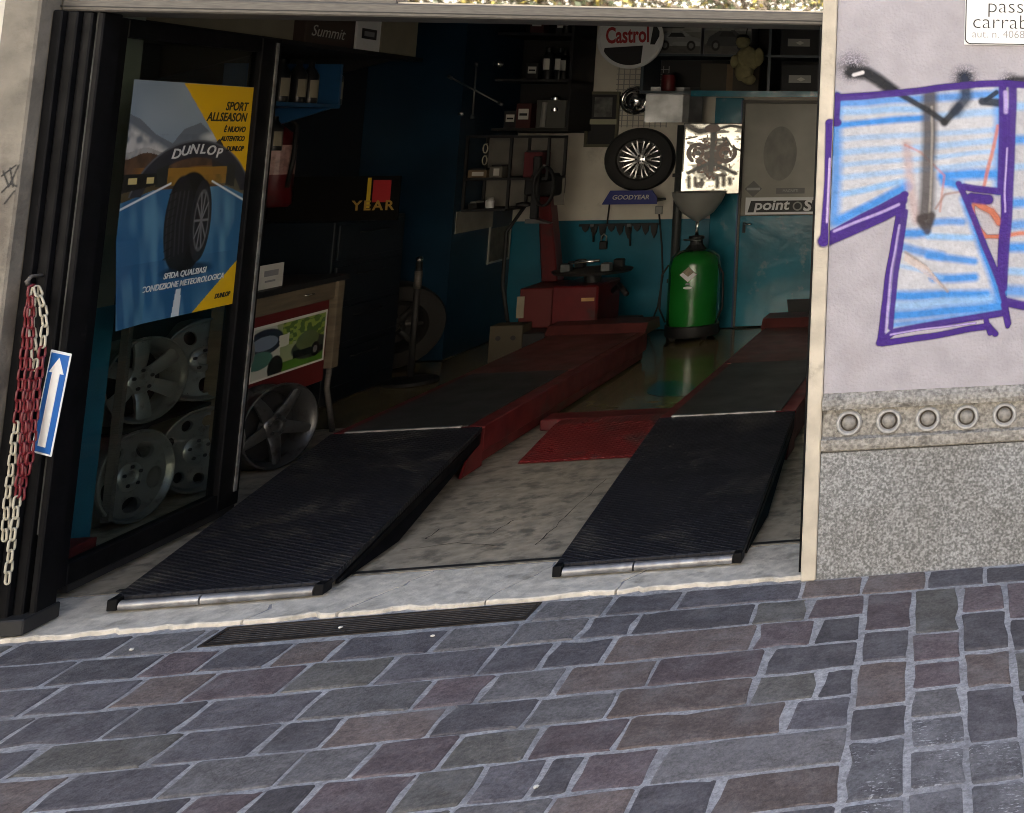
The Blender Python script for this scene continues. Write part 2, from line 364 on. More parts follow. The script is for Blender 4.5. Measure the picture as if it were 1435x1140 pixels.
STONE = [paving_mat('porphyry_%s' % n, c, (.17, .168, .172), .42) for n, c in (
    ('slate', (.096, .089, .097)), ('plum', (.116, .089, .093)), ('brown', (.132, .104, .094)), ('grey', (.134, .127, .127)), ('dark', (.076, .070, .075)), ('olive', (.112, .105, .094)))]
M_scuff = paving_mat('porphyry_scuffed', (.118, .115, .122), (.24, .24, .245), .5, .85)
M_mortar = paving_mat('joint_mortar', (.36, .36, .368), (.11, .108, .11), .9, 0, True)

_T = M_graf.node_tree; _n = _T.nodes.new('ShaderNodeTexNoise'); _n.inputs['Scale'].default_value = 75; _n.inputs['Detail'].default_value = 5
_c = _T.nodes.new('ShaderNodeTexCoord'); _b = _T.nodes.new('ShaderNodeBump'); _b.inputs['Strength'].default_value = .6; _b.inputs['Distance'].default_value = .01
_T.links.new(_c.outputs['Object'], _n.inputs[0]); _T.links.new(_n.outputs[0], _b.inputs['Height']); _T.links.new(_b.outputs[0], _T.nodes['Principled BSDF'].inputs['Normal'])
# ------------------------------------------------------------------ ground
FX = 4.35                                  # facade line
gb = bx(-60, 60, -80, 60, -.6, -.145)
ground = lab(obj('ground', gb, mat('park_soil', (.11, .10, .06), .95, var=.4, vscale=.8)), kind='structure')
road = lab(obj('road', bx(-60, 60, -5.2, 1.2, -.35, -.14, 0), M_asphalt), kind='structure')
kerb = lab(obj('kerb', bx(-60, 60, 1.2, 1.38, -.35, -.024, bev=.012), M_granite), kind='structure')
kerb2 = lab(obj('kerb', bx(-60, 60, -5.38, -5.2, -.35, -.024, bev=.012), M_granite), kind='structure')
park_path = lab(obj('park_path', bx(-60, 60, -13.49, -5.38, -.35, -.03), mat('path_gravel', (.36, .33, .27), .95, var=.2, vscale=12)), kind='structure')
pav = thing('pavement', None, None, (-1.5, 3.4, 0)); lab(pav, kind='structure')
bed = obj('mortar_bed', bx(-30, 30, 1.38, 4.40, -.3, -.0215), M_mortar, pav, world=True)

def stone_mesh(P, z0, z1):
    """Irregular paving stone from its four corners (x,y), counter-clockwise, jagged and rounded at the top edge."""
    bm = B(); pts = []
    for i in range(4):
        a, b = Vector(P[i]), Vector(P[(i+1) % 4]); L = (b-a).length; e = (b-a)/L; n = Vector((e.y, -e.x))
        c = min(.007, L*.12); k = max(2, int(L/.07))
        for j in range(k+1):
            t = c+(L-2*c)*j/k; pts.append(a+e*t+n*(rnd.uniform(-.0045, .003)-(.010 if rnd.random() < .05 else 0)))
    cen = sum(pts, Vector((0, 0)))/len(pts); n = len(pts); rings = []
    for inset, z in ((0, z0), (0, z1-.005), (.004, z1-.0015), (.010, z1)):
        rings.append([bm.verts.new((*(p+(cen-p).normalized()*inset), z+(rnd.uniform(-.0008, .0008) if z > z1-.004 else 0))) for p in pts])
    for a, b in zip(rings[:-1], rings[1:]):
        for i in range(n): bm.faces.new((a[i], a[(i+1) % n], b[(i+1) % n], b[i]))
    bm.faces.new(rings[-1]); bmesh.ops.recalc_face_normals(bm, faces=bm.faces); return bm
n_stones = 0
def stone(P, mi=None, gap=.0046):
    global n_stones
    c = sum((Vector(p) for p in P), Vector((0, 0)))/4
    g = [gap*rnd.uniform(.6, 1.35) for _ in range(4)]
    (x0, y0), (x1, y1), (x2, y2), (x3, y3) = P
    Q = [(x0+g[0], y0+g[2]), (x1-g[1], y1+g[2]), (x2-g[1], y2-g[3]), (x3+g[0], y3-g[3])]
    mt = STONE[mi] if isinstance(mi, int) else (mi or rnd.choices(STONE, (5, 4, 2.4, 2.2, 3.2, .9))[0])
    top = -.0185+rnd.uniform(-.0012, .0022)
    o = obj('paving_stone', stone_mesh([(p[0]-c.x, p[1]-c.y) for p in Q], -.04, 0), mt, pav, loc=(c.x+1.5, c.y-3.4, top), rot=(rnd.uniform(-.004, .004), rnd.uniform(-.004, .004), 0))
    n_stones += 1
    return o
zA = lambda x, y: aZ(x/2.87, 850+y/2.87, -.02).x
zB = lambda x, y: aZ(450+x/2.87, 800+y/2.87, -.02).x
zD = lambda x, y: aZ(935+x/2.87, 780+y/2.87, -.02).x
seam = [lambda y: -.405+.055*(4.18-y), lambda y: -.238+.053*(4.18-y), lambda y: -.072+.045*(4.18-y), lambda y: .09+.035*(4.18-y), lambda y: .25+.03*(4.18-y), lambda y: .41+.025*(4.18-y)]
YL = [4.345, 4.181, 4.008, 3.818, 3.638, 3.470, 3.297, 3.115, 2.940, 2.765, 2.59]
JO = [
 [zA(10, 190), zA(500, 150), zA(775, 140), -2.53, None, -1.53, zB(1170, 130), zD(50, 180), zD(540, 135), zD(790, 100), zD(1045, 90), zD(1280, 75)],
 [zA(240, 270), zA(570, 262), zA(830, 225), zA(1100, 215), zB(60, 320), zB(460, 300), zB(780, 250), zB(1060, 230), zB(1250, 230), zD(345, 235), zD(563, 210), 'S'],
 [zA(155, 390), zA(480, 370), zA(795, 330), zA(1155, 315), zB(255, 400), zB(660, 370), zB(910, 340), zB(1150, 325), zD(350, 330), zD(587, 305), 'S'],
 [zA(60, 510), zA(470, 480), zA(775, 440), zA(1260, 390), zB(410, 500), zB(660, 480), zB(970, 440), zB(1335, 410), zD(385, 430), 'S'],
 [zA(120, 620), zA(675, 570), zA(1070, 540), zA(1345, 505), zB(50, 645), zB(475, 605), zB(850, 565), zB(1170, 540), zD(345, 530), zD(607, 510), 'S'],
 [zA(205, 745), zA(705, 700), zA(1190, 630), zB(170, 770), zB(515, 730), zB(860, 690), zB(1220, 650), zD(478, 640), 'S'],
 [zA(760, 800), zA(1020, 790), zA(1240, 770), zB(335, 890), zB(630, 850), zB(880, 830), zB(1030, 815), zB(1340, 780), 'S'],
 [zB(540, 950), zB(930, 940), zB(1250, 930), zD(190, 950), 'S'], [zD(-300, 1020), zD(80, 1050), zD(355, 1020), 'S'], [zD(-100, 1100), zD(250, 1100), 'S']]
PICK = {(2, 5): 0, (2, 7): 2, (3, 3): 3, (3, 5): 3, (4, 4): 2, (4, 6): 3, (5, 2): 3, (1, 6): 3, (0, 2): 3, (5, 1): 3, (4, 1): 0, (1, 9): 5, (2, 8): 1, (1, 8): 4, (4, 8): 5, (5, 6): 2, (4, 9): 4, (3, 9): 4}
for r, js in enumerate(JO):
    ya, yb = YL[r+1], YL[r]; xs = [j for j in js if not isinstance(j, str)]
    first = xs[0]; left = []
    x = first
    while x > -3.75:
        x -= rnd.uniform(.21, .34); left.append(x)
    seq = left[::-1]+xs+(['S'] if js[-1] == 'S' else [])
    off = len(left)
    for i in range(len(seq)-1):
        a, b = seq[i], seq[i+1]
        if a is None or b is None: continue
        sk = .012
        if b == 'S': P = [(a-sk/2+.01, ya), (seam[0](ya), ya), (seam[0](yb), yb), (a+sk/2+.01, yb)]
        else:
            s1 = .008 if r else .004
            P = [(a+s1/2, ya), (b+s1/2, ya), (b-s1/2, yb), (a-s1/2, yb)]
        if P[1][0]-P[0][0] < .03: continue
        sc = r >= 7 and rnd.random() < .3
        stone(P, M_scuff if sc else PICK.get((r, i-off)))
x = zD(1280, 75)
for k in range(4):
    nx = x+rnd.uniform(.13, .2); stone([(x, 4.183), (nx, 4.183), (nx, 4.33), (x, 4.33)]); x = nx
CUT = [[4.183, 3.876, 3.662, 3.392, 3.212, 2.93, 2.7, 2.5], [4.176, 3.823, 3.628, 3.460, 3.298, 3.141, 2.957, 2.76, 2.5], [4.172, 3.952, 3.66, 3.43, 3.135, 2.948, 2.75, 2.5], [4.176, 3.87, 3.64, 3.38, 3.12, 2.9, 2.65, 2.5], [4.178, 3.9, 3.7, 3.45, 3.2, 3.0, 2.75, 2.5]]
for c, ys in enumerate(CUT):
    for k in range(len(ys)-1):
        yb, ya = ys[k], ys[k+1]
        sc = (c, k) in ((1, 5), (1, 6), (2, 4), (0, 4), (2, 5), (0, 5), (1, 4))
        stone([(seam[c](ya), ya), (seam[c+1](ya), ya), (seam[c+1](yb), yb), (seam[c](yb), yb)], M_scuff if sc else None, .008)
# the paving goes on beyond the frame as one piece of real stones
bm = B()
def more(x0, x1, y0, y1):
    y = y0
    while y < y1-.05:
        h = min(.175, y1-y); x = x0+rnd.uniform(-.2, 0)
        while x < x1:
            l = rnd.uniform(.25, .45); a, b = max(x, x0), min(x+l, x1)
            if b-a > .05: box(bm, a+.008, b-.008, y+.008, y+h-.008, -.04, -.019+rnd.uniform(-.002, .002))
            x += l
        y += h
more(-8, 5, 1.4, 2.5); more(-8, -3.95, 2.5, 4.33); more(.55, 5, 2.5, 4.33)
obj('paving_beyond', bm, STONE[0], pav, world=True)['kind'] = 'stuff'
# drain grate along the threshold
gt = thing('drain_grate', 'long dark slotted drain grate sunk between threshold and paving', 'drain grate', (-2.03, 4.275, -.03))
obj('frame', (lambda b: (box(b, -2.52, -1.545, 4.205, 4.217, -.035, -.0175), box(b, -2.52, -1.545, 4.333, 4.345, -.035, -.0175), box(b, -2.52, -2.508, 4.217, 4.333, -.035, -.0175), box(b, -1.557, -1.545, 4.217, 4.333, -.035, -.0175), box(b, -2.508, -1.557, 4.217, 4.333, -.05, -.034), b)[-1])(B()), mat('grate_iron', (.045, .036, .030), .6, .4, var=.4, vscale=20), gt, world=True)
for k in range(7):
    y = 4.226+k*.0152
    obj('bar', bx(-2.507, -1.558, y, y+.008, -.034, -.019), MATS['grate_iron'], gt, world=True)
# scraps on the paving
for i, (px, py, lb) in enumerate([(184, 912, 'small white paper scrap on paving near the far left kerbstone row'), (477, 881, 'tiny white pebble lying on the drain grate'), (606, 893, 'tiny white crumb on paving just right of the grate middle'), (751, 1105, 'small white crumb on paving at the bottom middle of the photo')]):
    p = aZ(px, py, -.016); b = B(); bmesh.ops.create_icosphere(b, subdivisions=1, radius=.007)
    for v in b.verts: v.co = Vector((v.co.x*rnd.uniform(.7, 1.4), v.co.y*rnd.uniform(.6, 1.2), v.co.z*.6+.004))
    lab(obj('scrap', b, M_paper, loc=p), lb, 'scrap', 'white scraps on the paving')

# ------------------------------------------------------------------ building
bld = thing('garage_building', 'street front of the tyre garage with pink plaster wall and granite base', 'building', (-2, FX, 0))
def bpart(name, bm, mt, **k): return obj(name, bm, mt, bld, world=True, **k)
bpart('plaster_wall', bx(-.606, 7, FX, 5.0, .662, 8.6), M_plaster)
bpart('upper_wall', bx(-8, -.6065, FX+.02, 5.0, 2.85, 8.6), M_plaster)
bpart('left_wall', bx(-8, -3.36, FX-.02, 4.60, -.1, 2.849), M_plaster2)
pl = bpart('stone_pillar', bx(-3.358, -3.252, FX-.03, 4.62, -.02, 2.849, bev=.006), M_pillar)
jb = bpart('door_jamb', bx(-.662, -.608, FX-.012, 4.62, -.02, 2.849, bev=.004), M_cream)
# granite base and moulded band with rosettes
bpart('granite_base', bx(-.606, 7, FX-.004, 4.9, -.1, .440), M_granite)
bpart('base_fillet', bx(-.606, 7, FX+.014, 4.9, .440, .452), M_band)
prof = [(FX-.016, .452), (FX-.020, .470), (FX-.020, .492), (FX+.004, .498), (FX+.004, .600), (FX-.022, .604), (FX-.026, .622), (FX-.020, .640), (FX+.002, .662), (4.9, .662), (4.9, .452)]
bpart('moulded_band', prism(B(), prof, 'x', -.606, 7), M_band)
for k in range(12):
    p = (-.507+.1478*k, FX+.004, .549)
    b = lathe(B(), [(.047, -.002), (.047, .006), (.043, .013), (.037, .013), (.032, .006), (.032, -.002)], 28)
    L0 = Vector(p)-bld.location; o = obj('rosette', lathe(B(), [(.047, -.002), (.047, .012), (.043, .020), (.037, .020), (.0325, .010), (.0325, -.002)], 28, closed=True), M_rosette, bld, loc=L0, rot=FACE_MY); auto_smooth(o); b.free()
    g_ = obj('groove', lathe(B(), [(.0325, -.002), (.0325, .003), (.024, .003)], 28), mat('groove_shade', (.07, .062, .055), .9), o)  # dark ring carries the groove's shade in its colour
    d_ = auto_smooth(obj('boss', lathe(B(), [(.026, .0), (.025, .011), (.019, .019), (.009, .024), (.002, .0245)], 24), mat('boss_stone', (.30, .285, .26), .8, var=.4, vscale=60, bump=.4, bscale=120), o))
# roof, side and rear walls that close the building (they keep the sun off the street)
bpart('roof', bx(-8, 7, 5.0, 16, 8.3, 8.6), M_plaster2)
bpart('rear_wall', bx(-8, 7, 15.7, 16, -.1, 8.3), M_plaster2)
bpart('side_wall', bx(-8, -7.7, 5.0, 15.7, -.1, 8.3), M_plaster2)
bpart('side_wall', bx(6.7, 7, 5.0, 15.7, -.1, 8.3), M_plaster2)
# lintel beam, transom, frame
lb_ = bpart('lintel_beam', bx(-3.25, -.664, 4.40, 4.60, 2.098, 2.150, bev=.006), M_grey_al)
bpart('lintel_groove', bx(-3.25, -.664, 4.396, 4.402, 2.112, 2.116), M_black2)
bpart('transom_panel', bx(-3.25, -2.235, 4.43, 4.50, 2.1505, 2.849), M_grey_al)
bpart('transom_mullion', bx(-2.235, -2.205, 4.41, 4.50, 2.1505, 2.849), M_grey_al)
tp = bpart('transom_glass', bx(-2.205, -.664, 4.45, 4.458, 2.158, 2.849), M_transom)
bpart('glazing_bead', bx(-2.205, -.664, 4.425, 4.45, 2.1505, 2.158), M_cream)
# threshold of cracked slabs
cr = [-4.2, -2.47, -2.17, -1.72, -1.30, -.60]
edges = []
for i, x in enumerate(cr):
    if i in (0, len(cr)-1): edges.append([(x, 4.362), (x, 4.69)]); continue
    lean = rnd.uniform(.02, .16); e = []
    for k in range(9):
        t = k/8; e.append((x+lean*(t-.2)+rnd.uniform(-.014, .014)+(.02 if k > 4 else 0), 4.362+.328*t))
    edges.append(e)
for i in range(len(cr)-1):
    L_, R_ = edges[i], edges[i+1]; g = .0038
    ls = [(p[0]+g*rnd.uniform(.3, 2), p[1]) for p in L_]; rs = [(p[0]-g*rnd.uniform(.3, 2), p[1]) for p in R_][::-1]
    x0, x1 = rs[-1][0], ls[0][0]; nn = max(6, int(abs(x0-x1)/.022)); front = []
    chip = 0
    for k in range(1, nn):
        chip = chip*.6+rnd.gauss(0, .0045)+(.016 if rnd.random() < .09 else 0); front.append((x0+(x1-x0)*k/nn, 4.360+max(-.006, min(.028, chip))))
    b2 = prism(B(), ls+rs+front, 'z', -.06, -.006+rnd.uniform(-.0012, .0012))
    es = [e for e in b2.edges if all(v.co.z > -.01 and v.co.y < 4.39 for v in e.verts) and abs(e.verts[0].co.y-e.verts[1].co.y) < .03]
    bmesh.ops.bevel(b2, geom=es, offset=.004, segments=1, affect='EDGES')
    bpart('threshold_slab', b2, M_thresh)
bpart('threshold_core', bx(-4.2, -.6, 4.385, 4.70, -.3, -.008), M_mortar)

# graffiti on the plaster, drawn from measured strokes (real paint: a thin coat on the wall)
GX0, GZ0, GW, GH = -.605, .66, 1.15, 1.55
def gp(x, y):
    p = aY(1135+x/2.59, 80+y/2.59, FX); return (p.x-GX0, p.z-GZ0)
def graffiti(X, Y):
    I = Ink(X, Y); px = 4.35/FPX/2.59*1.03
    P = lambda *q: [gp(*a) for a in q]
    wob = (vnoise(X, Y, 9, 5)-.5)*.008
    X2, Y2 = X+wob, Y+(vnoise(X, Y, 9, 6)-.5)*.008; I.X, I.Y = X2, Y2
    pale, blue, lblue = lin(214, 216, 224), lin(62, 136, 214), lin(130, 176, 224)
    purple, pd, viol = lin(62, 32, 124), lin(48, 24, 96), lin(178, 160, 215)
    T = P((95, 145), (700, 105), (690, 480), (545, 465), (700, 930), (265, 1010), (335, 505), (70, 640))
    I.poly(T, pale, .68)
    I.poly(P((715, 110), (1400, 100), (1400, 900), (715, 890)), pale, .55)
    hz = [((110, 168), (690, 138), 30, blue, .75), ((110, 200), (420, 188), 24, lblue, .7), ((105, 248), (420, 218), 24, blue, .95), ((430, 215), (690, 200), 26, lblue, .6),
          ((105, 300), (690, 262), 20, lblue, .5), ((105, 350), (690, 300), 24, lblue, .6), ((120, 395), (690, 340), 18, lblue, .55), ((105, 440), (660, 385), 20, lblue, .55), ((480, 432), (690, 425), 36, blue, .9),
          ((120, 498), (350, 450), 22, lblue, .8), ((110, 590), (350, 472), 30, blue, .8), ((490, 455), (545, 470), 34, blue, .9), ((440, 600), (555, 596), 26, blue, .7), ((345, 640), (420, 636), 32, blue, .85), ((430, 650), (590, 655), 22, lblue, .8),
          ((335, 690), (480, 720), 30, blue, .7), ((430, 722), (600, 742), 26, blue, .8), ((450, 802), (600, 800), 30, blue, .85), ((325, 760), (480, 800), 16, lblue, .5), ((310, 868), (640, 862), 34, blue, .9), ((305, 905), (660, 880), 30, lblue, .7), ((305, 940), (690, 905), 36, blue, .9), ((300, 975), (690, 925), 20, blue, .7),
          ((735, 180), (1200, 170), 30, lblue, .7), ((735, 300), (1200, 290), 34, blue, .8), ((735, 400), (1200, 385), 24, lblue, .6), ((730, 530), (1200, 515), 36, blue, .8), ((725, 610), (1200, 600), 34, blue, .7), ((720, 690), (1200, 690), 34, blue, .85), ((715, 780), (1200, 770), 26, lblue, .7), ((715, 850), (1200, 850), 40, blue, .7)]
    for a, b, wd, c, al in hz:
        a2, b2 = gp(*a), gp(*b); mid = ((a2[0]+b2[0])/2, (a2[1]+b2[1])/2+rnd.uniform(-.004, .004))
        I.stroke([a2, mid, b2], wd*px*.92, c, .55, min(1, al*1.15))
    I.stroke(P((92, 150), (95, 400), (88, 600)), 34*px, blue, .7, .85); I.stroke(P((105, 600), (350, 470)), 26*px, blue, .7, .8)
    I.stroke(P((560, 515), (610, 640), (665, 800), (692, 915)), 30*px, blue, .6, .9); I.stroke(P((690, 130), (685, 480)), 34*px, blue, .7, .75)
    org, gry = lin(190, 110, 85), lin(96, 88, 84)
    I.stroke(P((350, 318), (362, 480), (385, 590)), 30*px, lin(180, 150, 145), .6, .6); I.stroke(P((345, 320), (400, 345), (490, 430), (470, 560)), 8*px, org, .5, .5)
    I.stroke(P((682, 250), (660, 360), (630, 470)), 12*px, org, .5, .8); I.stroke(P((590, 540), (600, 600), (640, 650), (690, 650), (760, 640), (860, 640)), 14*px, org, .5, .9); I.stroke(P((600, 525), (660, 560), (685, 600)), 22*px, org, .5, .9)
    I.stroke(P((455, 550), (490, 500), (550, 488)), 8*px, lin(150, 120, 110), .6, .7); I.stroke(P((345, 710), (420, 760), (500, 850)), 10*px, lin(150, 140, 135), .6, .8); I.poly(P((345, 715), (430, 765), (490, 840), (340, 740)), lin(200, 180, 170), .6)
    # gray-brown drip and black swoosh
    I.stroke(P((432, 140), (432, 330), (424, 500), (418, 590)), 50*px, lin(74, 68, 68), .4, .9); I.stroke(P((440, 180), (442, 400), (430, 600)), 8*px, lin(150, 145, 140), .6, .8); I.stroke(P((398, 585), (440, 575), (425, 632), (398, 590)), 24*px, lin(60, 52, 52), .4, .9)
    blk = lin(28, 30, 36)
    sp = vnoise(X, Y, 300, 9)
    for c, rr in (((155, 35), 60), ((560, 75), 52), ((720, 90), 40)):
        d = np.hypot(X-gp(*c)[0], Y-gp(*c)[1]); I.over(np.clip(1.1-d/(rr*px), 0, 1)*.75*(sp > .42), blk)
    I.stroke(P((150, 55), (205, 60), (250, 85), (300, 122)), 38*px, blk, .4, .95); I.stroke(P((300, 122), (420, 188), (488, 235)), 20*px, blk, .4, .95); I.stroke(P((486, 236), (540, 180)), 26*px, blk, .4, .95); I.stroke(P((530, 195), (568, 150), (562, 80)), 42*px, lin(32, 42, 62), .5, .9)
    I.stroke(P((628, 165), (690, 168)), 28*px, lin(28, 38, 54), .3, .95); I.stroke(P((640, 160), (680, 130)), 16*px, lin(28, 38, 54), .3, .95); I.stroke(P((700, 105), (740, 84), (1000, 78)), 22*px, blk, .6, .75)
    I.stroke(P((160, 66), (190, 58)), 12*px, lin(215, 212, 215), .4)
    # purple outline, twice as wide along the stems with a pale gap
    for pts, wd in ((((95, 148), (300, 133), (450, 115), (600, 104), (700, 98), (800, 104), (1200, 90)), 24), (((98, 140), (92, 240)), 22), (((60, 238), (98, 238)), 26), (((70, 645), (180, 585), (345, 498)), 20), (((60, 672), (200, 612), (330, 545)), 30), (((66, 655), (180, 600), (335, 520)), 30),
                    (((340, 500), (318, 600), (300, 720), (255, 1030)), 24), (((322, 545), (285, 800), (252, 1035)), 18), (((345, 560), (320, 740), (290, 985)), 18), (((250, 1040), (300, 1000), (460, 968), (640, 938), (705, 928)), 22), (((262, 1042), (420, 1018), (570, 988), (650, 975), (675, 1002)), 22), (((640, 955), (655, 1000)), 18),
                    (((540, 460), (600, 590), (650, 720), (690, 830), (722, 965)), 20), (((560, 470), (690, 488)), 24), (((585, 508), (648, 516)), 34), (((702, 105), (695, 470)), 26), (((738, 110), (725, 480), (700, 840)), 28), (((715, 200), (708, 500), (690, 820)), 26), (((712, 890), (777, 903), (1200, 900)), 30), (((700, 900), (720, 975)), 16)):
        I.stroke(P(*pts), wd*px, purple, .22, .97)
    for pts, wd in ((((90, 632), (200, 588), (320, 535)), 9), (((322, 610), (300, 760), (272, 1000)), 7), (((290, 1010), (440, 985), (600, 965)), 6), (((712, 130), (712, 200)), 14), (((716, 330), (706, 560)), 6)):
        I.stroke(P(*pts), wd*px, viol, .5, .9)
    # thin, patchy coat where the plaster stays bare
    gr = (vnoise(X*1.3+Y*.4, Y*1.1-X*.3, 31, 12)+vnoise(X-Y*.5, Y+X*.6, 83, 13)+vnoise(X, Y, 7, 14))/3-.5
    I.c[..., :3] *= (1+.22*gr)[..., None]; I.c[..., 3] *= np.clip(.96+.25*gr, .7, 1)
    return I.c
g = painted('graffiti', GW, GH, .0032, graffiti, M_graf, bld, Vector((GX0, FX-.0015, GZ0))-bld.location, FACE_MY)
lab(g, 'large spray painted letter with purple outline and blue hatching')
def graffiti_post(X, Y):
    I = Ink(X, Y); px = 4.34/FPX/2.59; f = lambda x, y: (aY(1135+x/2.59, 80+y/2.59, 4.338).x+.662, aY(1135+x/2.59, 80+y/2.59, 4.338).z)
    I.stroke([f(100, 240), f(72, 240)], 26*px, lin(62, 32, 124), .25); I.stroke([f(70, 240), f(66, 450), f(50, 668)], 24*px, lin(62, 32, 124), .25); I.stroke([f(50, 668), f(80, 645)], 40*px, lin(62, 32, 124), .25)
    I.stroke([f(72, 370), f(62, 600)], 7*px, lin(190, 170, 215), .4)
    return I.c
painted('graffiti', .054, 1.9, .003, graffiti_post, M_graf, bld, Vector((-.662, 4.3365, 0))-bld.location, FACE_MY)
def tag_paint(X, Y):
    I = Ink(X, Y); f = lambda x, y: (aY(x, y, 4.318).x+3.356, aY(x, y, 4.318).z-1)
    for q in (((2, 247), (22, 232)), ((4, 240), (12, 262), (26, 232)), ((2, 270), (14, 258), (26, 262)), ((6, 286), (20, 268)), ((14, 236), (18, 262))): I.stroke([f(*a) for a in q], .005, (.03, .03, .03), .5, .8)
    return I.c
painted('scrawl', .104, 1.0, .003, tag_paint, M_graf, bld, Vector((-3.356, 4.3185, 1))-bld.location, FACE_MY)

# black frame of the opening on the left: stepped upright profiles, a pale gasket
fr = thing('door_frame', 'black stepped metal frame at the left side of the garage opening', 'door frame', (-3.17, 4.5, 0))
for a, b, y0, y1 in ((-3.251, -3.222, 4.37, 4.50), (-3.2215, -3.19, 4.39, 4.50), (-3.1895, -3.160, 4.41, 4.50), (-3.1475, -3.128, 4.415, 4.50)):
    obj('upright', bx(a, b, y0, y1, 0, 2.097, bev=.004), M_black, fr, world=True)
obj('gasket', bx(-3.1595, -3.148, 4.43, 4.5, .3, 2.097), mat('worn_gasket', (.12, .125, .12), .5, var=.6, vscale=6), fr, world=True)
obj('foot_plate', bx(-3.25, -3.122, 4.365, 4.51, -.002, .05, bev=.004), M_black2, fr, world=True)
obj('upright', bx(-.676, -.6635, 4.38, 4.60, 0, 2.097), M_black, fr, world=True)

# ------------------------------------------------------------------ interior shell
def struct(name, bm, mt): return lab(obj(name, bm, mt), kind='structure')
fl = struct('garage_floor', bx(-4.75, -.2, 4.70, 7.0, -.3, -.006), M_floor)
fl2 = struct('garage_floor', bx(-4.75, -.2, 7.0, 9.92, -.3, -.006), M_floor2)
b_ = B(); e_ = [aZ(942+34*math.cos(a)*(1+.12*math.sin(3*a)), 545+13*math.sin(a)*(1+.15*math.cos(2*a)), -.004) for a in [2*math.pi*k/26 for k in range(26)]]; b_.faces.new([b_.verts.new(p) for p in e_][::-1]); obj('floor_patch', b_, mat('blue_patch', (.015, .10, .13), .15), fl2)  # thin glossy blue patch laid on the floor
obj('floor_slot', bx(-3.1, -.67, 4.715, 4.735, -.006, -.0035), M_black2, fl)
def crack(pts, wd=.006):
    b = B(); P = [Vector((p.x, p.y)) for p in (aZ(*q, -.006) for q in pts)]
    Q = []
    for a, c in zip(P[:-1], P[1:]):
        for k in range(6): Q.append(a.lerp(c, k/6)+Vector((rnd.uniform(-.006, .006), rnd.uniform(-.006, .006))))
    Q.append(P[-1])
    for a, c in zip(Q[:-1], Q[1:]):
        n = Vector((-(c-a).y, (c-a).x)).normalized()*wd/2*rnd.uniform(.4, 1.2)
        b.faces.new([b.verts.new((*v, -.0035)) for v in (a-n, c-n, c+n, a+n)])
    bmesh.ops.recalc_face_normals(b, faces=b.faces)
    obj('floor_crack', b, mat('crack_dark', (.05, .046, .04), .9), fl)  # dark strips laid on the floor as cracks
for q in (((752, 764), (800, 718), (850, 672)), ((596, 757), (616, 742)), ((690, 748), (720, 730)), ((560, 772), (640, 762), (700, 766))): crack(q, .004)
wl = struct('back_wall', bx(-4.75, -.2, 9.92, 10.1, .935, 2.9), M_white_wall)
struct('back_wall', bx(-4.75, -.2, 9.915, 10.1, 0, .9345), M_blue)
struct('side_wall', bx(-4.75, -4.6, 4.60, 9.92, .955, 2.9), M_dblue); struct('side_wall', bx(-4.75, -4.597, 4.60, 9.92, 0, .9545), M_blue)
struct('side_wall', bx(-.35, -.2, 5.0, 9.92, .955, 2.9), M_white_wall); struct('side_wall', bx(-.353, -.2, 5.0, 9.92, 0, .9545), M_blue)
struct('ceiling', bx(-4.75, -.2, 4.60, 10.1, 2.9, 3.1), M_ceil)
lab(obj('wall_stub', bx(-4.597, -3.56, 4.621, 5.24, .955, 2.9), mat('grey_green_wall', (.30, .33, .29), .8, var=.15)), kind='structure')
lab(obj('wall_stub', bx(-4.597, -3.557, 4.621, 5.243, 0, .9545), mat('teal_stub', (.02, .135, .22), .5, var=.2)), kind='structure')
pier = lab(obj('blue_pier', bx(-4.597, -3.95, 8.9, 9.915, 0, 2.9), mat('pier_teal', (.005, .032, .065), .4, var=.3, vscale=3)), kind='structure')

# ------------------------------------------------------------------ glass door, opened inwards
DX = -3.25
gd = thing('glass_door', 'black framed glass door standing open at the left of the garage opening', 'door', (DX, 5.08, 0))
for a, b in ((4.60, 4.672), (5.42, 5.55)):
    obj('stile', bx(DX-.025, DX+.025, a, b, .04, 2.10, bev=.004), M_black, gd, world=True)
obj('bottom_rail', bx(DX-.024, DX+.024, 4.6725, 5.42, .04, .115, bev=.004), M_black, gd, world=True)
obj('top_rail', bx(DX-.024, DX+.024, 4.6725, 5.42, 2.03, 2.10, bev=.004), M_black, gd, world=True)
obj('glass_pane', bx(DX-.004, DX+.004, 4.6725, 5.42, .115, 2.03), M_glass, gd, world=True)
obj('edge_strip', bx(DX+.0255, DX+.031, 5.51, 5.525, .1, 2.08), M_alu, gd, world=True)
obj('floor_seal', bx(DX-.018, DX+.018, 4.69, 5.54, .012, .038), M_black2, gd, world=True)

